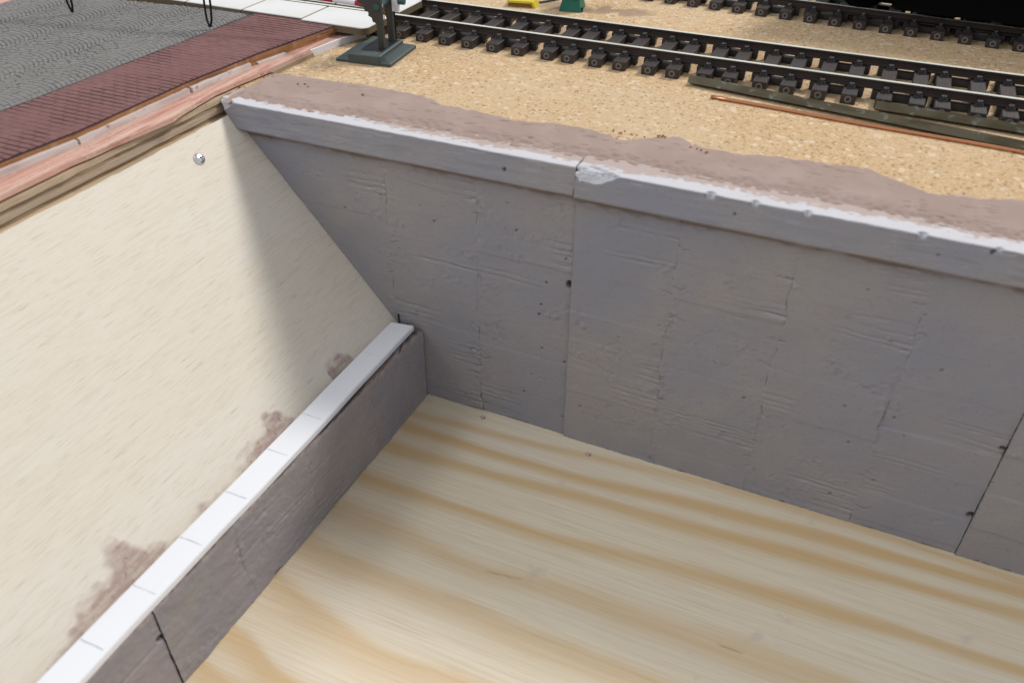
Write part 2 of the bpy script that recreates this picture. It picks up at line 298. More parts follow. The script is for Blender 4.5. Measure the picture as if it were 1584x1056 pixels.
# ------------------------------------------------------------------ retaining wall panels
def relief(U, Zc, edges, seed, zlo, zhi):
    """formwork marks: columns of short boards with horizontal grain. returns displacement (mm, + outward), wash, pale"""
    rs = np.random.default_rng(seed); d = (fbm(U/11, Zc/9, seed)-0.5)*0.35 + (fbm(U/2.2, Zc/1.6, seed+2)-0.5)*0.10
    wash_shade = np.zeros_like(U); pale = np.zeros_like(U); col = np.zeros(U.shape, int)
    jit = (vn(Zc/2.3, Zc*0+seed, 1)-0.5)*0.55 + (vn(Zc/0.6, Zc*0+seed, 2)-0.5)*0.25 + (np.floor(vn(Zc/11, Zc*0, 3)*3)-1)*0.35
    for e in edges: col += (U + jit > e)
    patch = lambda s, lo, hi, a=7, b=5: ss(lo, hi, fbm(U/a, Zc/b, s, 3))
    for c in range(len(edges)+1):
        m = col == c; lo = edges[c-1] if c > 0 else U.min(); hi = edges[c] if c < len(edges) else U.max()
        z = zhi; k = 0
        while z > zlo:
            h = rs.uniform(4, 13); zb = z-h; lev = rs.normal(0, 0.085); tilt = rs.normal(0, 0.012)
            wz = (vn(U/6, U*0+k, seed)-0.5)*0.5
            q = ss(zb-0.12, zb+0.12, Zc+wz)*(1-ss(z-0.12, z+0.12, Zc+wz))*m
            d += q*(lev*0.55 + tilt*(Zc-z)); z = zb; k += 1
            if rs.random() < 0.6:                     # bunch of grain grooves running in from one edge of the board
                side = rs.random() < 0.65; ln = rs.uniform(0.3, 0.95)*(hi-lo); zg = zb + rs.uniform(0, h)
                gw_ = (fbm(U/6.0, Zc/4, seed+k)-0.5)*0.8 + (vn(U/1.2, Zc/1.2, seed+k+1)-0.5)*0.14
                for _ in range(rs.integers(2, 6)):
                    zg += rs.uniform(0.5, 1.9); t = (hi-U) if side else (U-lo)
                    fade = (1-ss(ln*0.5, ln, t))*(t > -0.6)*m; line = Zc - zg + gw_ + rs.normal(0,0.012)*(U-lo)
                    gdep = rs.uniform(0.06, 0.20); sg = rs.uniform(0.15, 0.4)
                    d += -gdep*np.exp(-(line/sg)**2)*fade + 0.5*gdep*np.exp(-((line-0.45)/0.3)**2)*fade
                    brk = ss(0.32, 0.62, vn(U/rs.uniform(1.5,4), Zc*0+zg*7.3, 6)); fade = fade*(0.15+0.85*brk)
                    wash_shade += 0.45*np.exp(-(line/0.2)**2)*fade*brk; pale += 0.5*np.exp(-((line+0.42)/0.3)**2)*fade*brk  # wash plus groove shade and lit edges, put into the colour
    for i, e in enumerate(edges):                     # board butt joints: broken line with crumbs
        t = U + jit - e; on = patch(seed+i, 0.38, 0.6, 3, 8)
        d -= 0.16*np.exp(-(t/0.18)**2)*on; wash_shade += (0.10+0.75*on*ss(0.4,0.7,vn(Zc/1.3,Zc*0+i,4)))*np.exp(-(t/0.16)**2); pale += 0.3*np.exp(-((t+0.35)/0.25)**2)*on
        cr = np.exp(-((t-0.6)/2.0)**2)*patch(seed+i+3, 0.55, 0.68, 5, 4); n_ = fbm(U/0.9, Zc/0.7, seed+i, 3)
        d += cr*(n_-0.5)*0.6; wash_shade += cr*ss(0.56, 0.68, n_)*0.5; pale += cr*ss(0.42, 0.32, n_)*0.0 + cr*(1-ss(0.30,0.42,n_))*0.5
    cr = patch(seed+5, 0.60, 0.72, 6, 4); n_ = fbm(U/0.9, Zc/0.8, seed+4, 3); d += cr*(n_-0.5)*0.45; wash_shade += cr*ss(0.58, 0.70, n_)*0.35
    for i, e in enumerate(edges):
        for _ in range(5):
            z0 = rs.uniform(zlo+2, zhi-4); ln = rs.uniform(1.2, 5.0); sd = rs.choice([-1, 1]); t = sd*(U-e)
            line = Zc - z0 + (fbm(U/1.5, Zc*0+z0, seed)-0.5)*2.2; m_ = ss(-0.3, 0.1, t)*(1-ss(ln*0.6, ln, t))
            d -= 0.22*np.exp(-(line/0.16)**2)*m_; wash_shade += 0.75*np.exp(-(line/0.15)**2)*m_; pale += 0.35*np.exp(-((line+0.35)/0.25)**2)*m_
    return d, wash_shade, pale
H_COP, Z_BOT = -5.8, ZF
def profile():
    P = [(y, 0.0) for y in np.arange(8.0, -0.6, -0.3)]
    P += [(-0.7-0.4*math.sin(a), -0.4+0.4*math.cos(a)) for a in np.linspace(0, math.pi/2, 6)]
    zs = np.arange(-0.65, H_COP, -0.25); P += [(-1.1-0.85*(z+0.65)/(H_COP+0.65), z) for z in zs]
    P += [(-1.95*(1-(t*t*(3-2*t))), H_COP-2.0*t) for t in np.linspace(0.02, 1, 14)]
    P += [(0.0, z) for z in np.arange(H_COP-2.25, Z_BOT+0.1, -0.25)] + [(0.0, Z_BOT+0.03)]
    return np.array(P)
def wall_panel(name, label, xl, xr, edges, seed, yoff, pits, chips, notch=(), group=None):
    P = profile(); m = len(P); T = np.gradient(P, axis=0); T /= np.linalg.norm(T, axis=1)[:,None]; NRM = np.stack([T[:,1], -T[:,0]], 1)
    xlz = np.array([xl(z) for z in P[:,1]]); n = int((xr-xlz.min())/0.27)+1; s = np.linspace(0, 1, n)
    zz = P[:,1]; rag = (vn(zz/1.1, zz*0+seed, 1)-0.5)*0.30 + (vn(zz/0.35, zz*0+seed, 2)-0.5)*0.14
    XL = xlz + rag*(1.4 if seed == 1 else 0.25) + (0.14*ss(H_COP-1, H_COP, zz) if seed == 2 else 0); XR = xr + (vn(zz/2.3, zz*0+seed+.5, 3)-0.5)*0.10
    U = XL[None,:] + s[:,None]*(XR-XL)[None,:]; Zb = np.broadcast_to(P[:,1], U.shape); Yb = np.broadcast_to(P[:,0], U.shape)
    face = 1-ss(H_COP-2.4, H_COP-1.4, Zb)
    d, wash_shade, pale = relief(U, Zb, edges, seed, Z_BOT, H_COP-1.5); d, wash_shade, pale = d*face*0.8, wash_shade*face, pale*face
    cop = (1-face)*(Zb < -0.2)
    d += cop*((fbm(U/14, Zb/1.2, seed+1)-0.5)*0.28 + (fbm(U/3, Zb/2, seed)-0.5)*0.08); wash_shade += cop*0.35*ss(0.62, 0.74, fbm(U/9, Zb/0.8, seed+4))
    pale += cop*0.5*ss(0.66, 0.74, fbm(U/6, Zb/0.45, seed+6)); pale += 0.30*cop*ss(-1.6,-0.3,Zb)
    top = (Zb > -0.2)*1.0; d += top*((fbm(U/2.5, Yb/2, seed+2)-0.5)*0.22)
    wear = top*ss(-0.32, -0.02, Zb + (fbm(U/2.2, Yb, seed+3)-0.5)*0.30)
    ps = Yb - (2.0 + (fbm(U/9, Yb*0+seed, 2)-0.5)*4.0 + (fbm(U/1.1, Yb/0.6, 3)-0.5)*4.0)
    putty = top*np.clip(ss(-1.3, 1.1, ps)*1.0 + 0.45*ss(0.58,0.72,fbm(U/3, Yb/1.0, 4))*ss(-0.8,1.0,Yb), 0, 1)
    brown = np.exp(-((Zb-(H_COP-1.25))/0.8)**2)*(0.45+0.55*ss(0.3,0.6,fbm(U/7, Zb*0+seed, 5))) + 0.35*np.exp(-((Zb-(H_COP-2.4))/1.3)**2)*ss(0.45,0.7,fbm(U/5,Zb/2,6))  # brown stain under the coping, with its shadow line put into the colour
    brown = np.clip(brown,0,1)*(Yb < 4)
    wash_shade += 0.22*(1-ss(Z_BOT, Z_BOT+2.5, Zb))*ss(0.4,0.65,fbm(U/3,Zb,3))*face
    for (px, py, r) in pits:
        q = aty((px,py), yoff if py > 330 else yoff-0.5); rr = np.hypot(U-q[0], Zb-q[2])/r
        g = np.clip(1-rr, 0, 1)**0.5; d -= g*r*2.4*(Zb < -0.3); wash_shade += 0.75*(rr < 1.05)  # shade inside the pits also put into the colour
    rs = np.random.default_rng(seed+40)
    for _ in range(16):
        ux, uz, r = rs.uniform(XL.min(), XR.max()), rs.uniform(Z_BOT, -0.8), rs.uniform(0.16, 0.34); rr = np.hypot(U-ux, Zb-uz)/r; d -= np.clip(1-rr,0,1)**0.5*r*2; wash_shade += 0.55*(rr < 1)
    Yd = Yb + d*NRM[None,:,0]; Zd = Zb + d*NRM[None,:,1]
    arr = np.maximum(Yb+1.1, -Zb)                      # distance from the arris, on either side
    for (x0, x1, dep) in chips:                        # broken arris, white plaster shows
        wx = np.clip((U-x0)/(x1-x0), 0, 1); env = np.clip(np.minimum(wx*9, (1-wx)*2.2), 0, 1)*(U > x0-0.01)*(U < x1)
        R = dep*env*(0.7+0.6*fbm(U/1.3, (Yb+Zb)/1.0, seed)); a = np.clip(1-arr/np.maximum(R,1e-3), 0, 1)*(R > 0.05)
        cut = a*dep*0.42*(0.75+0.9*(fbm(U/0.6,(Yb-Zb)/0.5,seed+2)-0.3)); Yd += cut*(Yb < 2); Zd -= cut*0.8; wear = np.maximum(wear, ss(0.02,0.12,a)); wash_shade = wash_shade*(1-ss(0,.1,a)) + 0.35*ss(0.6,0.72,fbm(U/0.7,(Yb-Zb)/0.7,seed+5))*(a > 0.05); putty *= (a < 0.05)
    for (px, py, r) in notch:
        q = atz((px,py), -0.3); rr = np.sqrt((U-q[0])**2 + (Yb+1.0)**2 + (Zb+0.2)**2)/r; a = np.clip(1-rr, 0, 1)**0.5
        Yd += a*r*1.0; Zd -= a*r*0.6; wear = np.maximum(wear, 0.55*(1-ss(0.7,1.1,rr)))
    Zd = np.maximum(Zd, Z_BOT+0.02); Zd[:, -1] = Z_BOT + 0.02 + 0.38*ss(0.45, 0.7, fbm(U[:, -1]/2.2, U[:, -1]*0, seed))
    V = np.stack([U, Yd+yoff, Zd], -1)
    t = thing_w(name, label, 'wall panel', ((xlz.min()+xr)/2, yoff+4, Z_BOT), group)
    att = dict(wash_shade=np.clip(wash_shade,0,1), pale=np.clip(pale,0,1), wear=np.clip(wear,0,1), brown=brown, putty=putty)
    ks = int(np.argmin(np.abs(P[:,1]-(H_COP-2.0)) + 100*(P[:,0] < -0.2)))
    for nm, a, b in (('coping', 0, ks+1), ('wall_face', ks, m)):
        v = V[:, a:b].reshape(-1,3); mm = b-a; f = gridfaces(n, mm, True).tolist(); nb = len(v)
        A = {k: q[:, a:b].reshape(-1) for k, q in att.items()}
        back = []
        for i in (0, n-1):                              # end faces and back
            for j in range(mm): p = V[i, a+j]; back.append((p[0], 8.0+yoff, p[2]))
        v = np.vstack([v, back]); A = {k: np.append(q, np.zeros(2*mm)) for k, q in A.items()}
        for j in range(mm-1):
            f.append([j, j+1, nb+j+1, nb+j]); o2 = (n-1)*mm; f.append([o2+j+1, o2+j, nb+mm+j, nb+mm+j+1]); f.append([nb+j, nb+j+1, nb+mm+j+1, nb+mm+j])
        f.append([nb+mm-1]+[i*mm+mm-1 for i in range(n)]+[nb+2*mm-1])
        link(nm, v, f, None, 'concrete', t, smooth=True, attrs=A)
    return t
def xl_A(z):
    x = slope_x(z) if z > B_[2]-4 else slope_x(B_[2]-4)
    tip = XT + (0 if z > -2.5 else (-2.5-z)*0.85)
    return max(tip, x+0.15) if z > -12 else x+0.15
gw = 'concrete retaining wall panels'
W1 = aty((1050,365),0)[0]; W2 = aty((1437,452),0)[0]
wB = XJ2-XJ1
wall_panel('retaining_wall_panel', 'grey retaining wall panel with slanted end cut to the plywood slope', xl_A, XJ1-0.07,
    [aty((595,300),0)[0], aty((738,420),0)[0]], 1, 0.25, [(783,259,.42),(882,440,1.0),(893,323,.5),(845,437,.3),(837,471,.32),(612,247,.35),(834,486,.33),(876,400,.28),(417,213,.35),(873,560,.3)], [(XT-0.3, XT+5.5, 2.3)], group=gw)
wall_panel('retaining_wall_panel', 'middle grey retaining wall panel with broken white corner and nicks along its coping', lambda z: XJ1+0.07, XJ2-0.07,
    [aty((1045,420),0)[0], aty((1215,480),0)[0], aty((1400,560),0)[0]], 2, -0.35, [(1055,342,.3),(1536,385,.42),(1551,694,.55),(1501,796,.75)], [(XJ1-0.2, XJ1+9.5, 2.6)],
    [(1103,295,1.0),(1172,306,.8),(1252,322,.8),(1428,357,.9),(1546,381,.6)], gw)
wall_panel('retaining_wall_panel', 'grey retaining wall panel standing slightly proud past the second upright joint', lambda z: XJ2+0.08, XJ2+62,
    [XJ2+24, XJ2+47], 3, -0.75, [(1557,694,.35)], [], group=gw)

ta, tb = aty((616,486), 0.1), aty((618,499), 0.1); wp_ = [o for o in scn.objects if o.name.startswith('retaining_wall_panel')][0]
MB().loft([[(q[0]-.13,-.02,q[2]),(q[0]+.13,-.02,q[2]),(q[0]+.13,.6,q[2]),(q[0]-.13,.6,q[2])] for q in (tb, ta)]).build('pencil_tick', 'wire', wp_)
# ------------------------------------------------------------------ filler between coping and cork
def filler():
    back = [(352,150),(372,128),(400,117),(430,112),(500,122),(560,130),(620,140),(655,148),(690,162),(745,172),(800,185),(870,190),(935,203),(960,215),(1010,212),(1050,210),(1080,225),(1150,238),(1200,240),(1300,255),(1340,258),(1380,275),(1440,297),(1500,303),(1584,308)]
    front = [(362,152),(371,148),(479,169),(590,184),(699,204),(800,222),(899,240),(956,246),(1100,277),(1237,299),(1405,333),(1584,370)]
    Bk = np.array([atz(p,0.2) for p in back]); Fr = np.array([atz(p,0.2) for p in front])
    xs = np.arange(Bk[0,0], 92, 0.35); yb = np.interp(xs, Bk[:,0], Bk[:,1]); yf = np.interp(xs, Fr[:,0], Fr[:,1]) - 0.9
    yb = yb + (fbm(xs/2.0, xs*0, 2)-0.5)*1.2; s = np.linspace(-0.06, 1.04, 66)
    X = np.broadcast_to(xs[:,None], (len(xs), 66)).copy(); Y = yf[:,None] + s[None,:]*(yb-yf)[:,None]
    db, df = yb[:,None]-Y, Y-yf[:,None]; rg = (fbm(X/1.2, Y/1.2, 4)-0.5)
    h = 0.75*ss(-0.3, 2.2, db+rg*2.2)*ss(-0.6, 4.5, df+rg*4.5+(fbm(X/0.6,Y/0.5,7)-.5)*2.0) - 0.07 + (fbm(X/14, Y/7, 3)-0.45)*0.55*ss(0,3,db)*ss(0,3,df) + (fbm(X/1.6, Y/1.3, 5)-0.5)*0.07
    cr = ss(0.72, 0.76, fbm(X/3.0, Y/0.7, 6, 3)); h -= cr*0.3
    h = np.where(db < -0.2, -0.3, h); h = np.where(df < -0.3, -0.3, h); h = np.maximum(h, -0.3)
    h = h*ss(xs[0]-0.5, xs[0]+1.5, X)
    edge = (1-ss(0.2, 1.2, db))
    V = np.stack([X,Y,h], -1).reshape(-1,3)
    o = link('filler_strip', V, gridfaces(*X.shape).tolist(), None, 'putty', origin=(float(xs.mean()), 12, 0), smooth=True, attrs={'edge': edge})
    tag(o, 'brownish grey filler smoothed in a strip between coping and cork', 'filler')
    # crumbs lying on it
    mb = MB(); rs = random.Random(3)
    for (px,py,n,sp) in [(398,117,14,2.2),(408,110,8,1.5),(363,133,3,.8),(560,148,3,1),(1025,213,9,.9),(960,206,6,1.2),(1078,232,4,1.2),(985,211,5,1),(470,134,3,1)]:
        q = atz((px,py), 0.5)
        for _ in range(n):
            r = rs.uniform(.14,.42); c = Vector((q[0]+rs.gauss(0,sp), q[1]+rs.gauss(0,sp*.5), r*.5+0.62)); n_ = len(mb.v)
            R = Euler((rs.random()*6,rs.random()*6,rs.random()*6)).to_matrix()
            vs_ = [c+R@Vector(p)*r*rs.uniform(.7,1.3) for p in ((1,0,0),(-1,0,0),(0,1,0),(0,-1,0),(0,0,1),(0,0,-1))]
            mb.add(vs_, [(0,2,4),(2,1,4),(1,3,4),(3,0,4),(2,0,5),(1,2,5),(3,1,5),(0,3,5)])
    o = mb.build('filler_crumbs', 'card_brown'); o['kind'] = 'stuff'; tag(o, 'loose brown crumbs of dried filler scattered on the filler strip', 'crumbs')
filler()

# ------------------------------------------------------------------ low kerb wall, plastic strip, sloping plywood
ZK = atx((649,516), XK-0.1)[2]                                    # top of the low wall at the corner
dz_k = lambda y: np.interp(y, [-125,-94,-65,-28,-2], [1.2,1.3,1.5,0.8,0.0])   # it rises a little along its length
YK = atz((284,1056), ZF)[1]
def kerb_panel(label, y0, y1, seed, xoff):
    ys = np.arange(y0, y1+0.01, 0.27); n = len(ys); zs = np.concatenate([np.linspace(ZK, ZK-0.35, 3), np.arange(ZK-0.6, ZF+0.05, -0.27), [ZF+0.02]]); m = len(zs)
    Yg, Zg = np.meshgrid(ys, zs, indexing='ij')
    edges = [y1-24, y1-49, y1-72]; edges = sorted(e for e in edges if y0+3 < e < y1-3)
    d, wash_shade, pale = relief(Yg, Zg, edges, seed, ZF, ZK); d *= 0.8
    d += (fbm(Yg/4, Zg/3, seed)-0.5)*0.45 + (fbm(Yg/0.9, Zg/0.8, seed+1)-0.5)*0.16
    tp = ss(ZK-1.3, ZK, Zg + (fbm(Yg/1.6, Zg*0, seed+1)-0.6)*1.6); d -= tp*(0.5*fbm(Yg/0.8, Zg/0.6, seed+2)); pale += 0.8*tp*ss(0.45,0.6,fbm(Yg/1.2,Zg/0.6,seed+3)); brown = tp*ss(0.5,0.62,fbm(Yg/1.5,Zg/0.7,seed+4))
    for (px,py,r) in [(252,992,.75)]:
        q = atx((px,py), XK+SK*-90); rr = np.hypot(Yg-q[1], Zg-q[2])/r; d -= np.clip(1-rr,0,1)**.5*r*2.2; wash_shade += .7*(rr < 1)  # hole is darkened in the colour too, as its shade
    sp = fbm(Yg/0.7, Zg/0.7, seed+5, 3); pale += 0.5*ss(0.62,0.7,sp)*ss(0.5,0.65,fbm(Yg/9,Zg/6,seed+6))
    X = XK + SK*Yg + xoff + d; Zs = Zg + dz_k(Yg)*(Zg-ZF)/(ZK-ZF); Zs[:,0] += (fbm(ys/1.5, ys*0, seed)-0.6)*0.7; Zs[:,-1] += 0.35*ss(0.5,0.7,fbm(ys/2, ys*0, seed+2))
    q = atz((437,888), ZF); Zs[:,-2:] += (1.0*np.exp(-((ys-q[1])/1.4)**2))[:,None]
    v = np.stack([X,Yg,Zs],-1).reshape(-1,3); f = gridfaces(n,m).tolist(); nb = len(v); xb = XK-6.0
    bk = [(xb+SK*ys[i],ys[i],Zs[i,j]) for i in (0,n-1) for j in range(m)]; v = np.vstack([v,bk])
    for j in range(m-1): f.append([nb+j,nb+j+1,j+1,j]); o2=(n-1)*m; f.append([o2+j,o2+j+1,nb+m+j+1,nb+m+j]); f.append([nb+j+1,nb+j,nb+m+j,nb+m+j+1])
    top0 = [i*m for i in range(n)]; f.append([nb]+top0+[nb+m]); 
    z2 = np.zeros(2*m); A = {k: np.append(np.clip(a,0,1).reshape(-1), z2) for k,a in dict(wash_shade=wash_shade*.7,pale=pale,brown=brown,wear=wash_shade*0,putty=np.full_like(wash_shade,0.36)+tp*.3+.25*(fbm(Yg/12,Zg/8,2)-.5)).items()}
    o = link('kerb_wall_panel', v, f, None, 'concrete', smooth=True, attrs=A); return tag(o, label, 'kerb wall', 'low concrete kerb wall panels')
kerb_panel('low grey concrete kerb wall panel meeting the tall wall in the corner', YK, -0.45, 4, 0)
kerb_panel('low grey concrete kerb wall panel beyond the slanted crack with a hole', YK-44, YK-0.25, 6, -0.15)

def strip():
    zt = ZK + 1.5
    def edge(p, q):
        out = []
        for t in np.linspace(0, 1.3, 40):
            px = (p[0]+(q[0]-p[0])*t, p[1]+(q[1]-p[1])*t); w_ = atz(px, zt)
            for _ in range(4): w_ = atz(px, zt + float(dz_k(w_[1])))
            out.append(w_)
        return np.array(out)[::-1]
    EL, ER = edge((605,497), (53,1056)), edge((641,503), (120,1056)); L0, R0, L1, R1 = EL[-1], ER[-1], EL[0], ER[0]
    xl = lambda y: float(np.interp(y, EL[:,1], EL[:,0])); xr = lambda y: float(np.interp(y, ER[:,1], ER[:,0]))
    ys = np.linspace(min(L0[1],R0[1])-0.3, max(L1[1],R1[1])+.2, 60); c = 0.2; th = 1.4; rings = []
    for k, y in enumerate(ys):
        a, b = xl(y), xr(y); w_ = 0.10*math.sin(y/11)+0.05*math.sin(y/3.7); z = zt + float(dz_k(y)); b += w_; a += w_*0.5
        if k == 0: pass
        rings.append([(a,y,z-c),(a+c,y,z),(b-c,y,z),(b,y,z-c),(b,y,z-th),(a,y,z-th)])
    rings[0] = [(x, y + (0.9 if x > (xl(y)+xr(y))/2 else 0.0), z) for x,y,z in rings[0]]
    mb = MB().loft(rings); o = mb.build('plastic_strip', 'styrene')
    tag(o, 'long white plastic strip with pencil ticks lying on the low kerb wall', 'plastic strip')
    for (px,py,wd) in [(560,541,.10),(470,640,.20),(413,695,.24),(350,762,.24),(280,832,.24),(205,905,.22),(122,988,.24)]:
        q = atz((px,py), zt+1.0); y = q[1]; a, b = xl(y)+0.3, xr(y)-0.9; z = zt + float(dz_k(y)) + 0.03; n = 9; mbp = MB()
        tilt = (atz((px+36, py+14*1.0), zt)[1]-y)*0.12
        up = [(a+(b-a)*t, y+tilt*t+wd*(0.5+0.12*math.sin(9*t+px)), z) for t in np.linspace(0,1,n)]; dn = [(p[0], p[1]-wd, z) for p in up]
        mbp.add(up+dn, [(i,n+i,n+i+1,i+1) for i in range(n-1)]); mbp.build('pencil_mark', 'pencil', o)
    return xl, zt
STRIP_XL, STRIP_Z = strip()

def sloping_board():
    n = np.cross([SK,1,0], B_-A_); n = n/np.linalg.norm(n); n = n if n[2] > 0 else -n
    qs = on_slope((200,258)); xt = qs[0]-SK*qs[1]; zt = slope_z(xt); xb = XK-6.4; zb = slope_z(xb); y0, y1 = -175, 8.1; th = 4.0
    dirv = np.array([xb-xt, 0, zb-zt]); ys = np.linspace(y1, y0, 90); t = thing_w('plywood_slope_board', 'pale cream plywood board sloping down beside the wall to the white strip', 'board', (xt,-80,zb))
    for k, (a, b, mname) in enumerate([(0,-1.0,'ply'),(-1.0,-2.6,'veneer1'),(-2.6,-4.0,'ply')]):
        mb = MB(); rings = []
        for y in ys:
            j = 0.35*(vn(np.array(y/2.5), np.array(0.0), 2)-0.5) + 0.4*(vn(np.array(y/17), np.array(0.0), 3)-0.5)
            p = np.array([xt+SK*y,y,zt]) - dirv/np.linalg.norm(dirv)*float(j); q = np.array([xb+SK*y,y,zb])
            rings.append([tuple(p+n*a), tuple(q+n*a), tuple(q+n*b), tuple(p+n*b)])
        mb.loft(rings).build('ply', mname, t)
    # cross-headed screw driven into it
    q = on_slope((308,246)); zax = Vector(n); T = Matrix.Translation(Vector(q)) @ zax.to_track_quat('Z','Y').to_matrix().to_4x4()
    mb = MB().lathe([(0.65,-3.2),(0.7,-0.2),(1.35,-0.1),(1.42,0.12),(1.3,0.42),(0.95,0.68),(0.72,0.76)], 24, 0, T)
    s = mb.build('screw', 'screw', smooth=True); tag(s, 'shiny small screw head at the top of the plywood slope', 'screw')
    mb = MB().box(-0.62,0.62,-0.13,0.13,0.70,0.80,0,T).box(-0.13,0.13,-0.62,0.62,0.705,0.805,0,T); s['_o'] = s['_o']; mb.build('cross_slot', 'black', s)
    # filler smears on the board along the strip
    u = dirv/np.linalg.norm(dirv)
    def smear(label, lobes, yr, base):
        base *= 2.3
        ys_ = np.arange(yr[0], yr[1], 0.3); ws = np.linspace(-0.4, 15, 54); Yg, Wg = np.meshgrid(ys_, ws, indexing='ij')
        lim = base*(0.6+0.8*vn(ys_/4, ys_*0, 3))
        for (px,py,wd,hg) in lobes: lim = lim + 1.15*hg*np.exp(-np.abs((ys_-on_slope((px,py))[1])/(1.5*wd))**3)
        lim = lim[:,None] + (fbm(Yg/2.6, Wg/1.6, 5)-0.5)*5.0*np.clip(lim[:,None]/3, 0.3, 1)
        h = np.clip((lim-Wg)/3.5, -1, 1)*0.13*ss(yr[0],yr[0]+1.5,Yg)*(1-ss(yr[1]-1.5,yr[1],Yg)) + 0.0 + (fbm(Yg/1.2,Wg/1.2,2)-.5)*.03
        x0 = np.array([STRIP_XL(y) for y in ys_])-0.5; z0 = np.array([slope_z(x, y) for x, y in zip(x0, ys_)]); Pt = np.stack([x0[:,None]-u[0]*Wg, Yg, z0[:,None]-u[2]*Wg],-1) + n*h[...,None]
        f = gridfaces(*Yg.shape); hv = h.reshape(-1); keep = (hv[f] > -0.01).any(1); f = f[keep]
        used = np.unique(f); mp = -np.ones(Yg.size,int); mp[used] = np.arange(len(used))
        o = link('filler_smear', Pt.reshape(-1,3)[used], mp[f].tolist(), None, 'smear', smooth=True, attrs={'thin': np.clip(1-(lim-Wg)/4.5, 0, 1).reshape(-1)[used]}); tag(o, label, 'filler smear', 'filler smears on the plywood slope')
    smear('blot of brown filler on the plywood beside the shaded end of the white strip', [(523,568,3.0,4.2)], (on_slope((560,545))[1]-12, on_slope((540,545))[1]), 0.9)
    smear('long streaky brown filler smear on the plywood along the white strip', [(432,655,2.2,4.2),(405,690,5,3.4),(350,745,5,1.6),(190,865,2.0,4.2),(165,905,7,4.0),(215,850,3,2.0),(110,985,5,1.0),(300,800,6,0.4)], (on_slope((20,1056))[1]-20, on_slope((455,640))[1]), 0.9)
sloping_board()

# crumbs of filler on the pine floor
def crumb(px, py, r, label):
    q = atz((px,py), ZF); mb = MB(); rs = random.Random(px); rings = []
    for i, t in enumerate(np.linspace(0, 1, 5)):
        rr = r*math.sqrt(max(0.02, 1-t*t))*1.0; rings.append([(q[0]+rr*math.cos(a)*rs.uniform(.6,1.3), q[1]+0.8*rr*math.sin(a)*rs.uniform(.8,1.2), ZF+0.01+r*0.8*t) for a in np.linspace(0, 2*math.pi, 11)[:-1]])
    tag(mb.loft(rings).build('filler_crumb', 'smear', smooth=True), label, 'crumb', 'filler crumbs on the pine floor')
crumb(747,646,0.7,'lumpy brown filler crumb on the pine floor below the slanted wall panel')
crumb(910,703,0.65,'lumpy brown filler crumb on the pine floor below the middle wall panel')

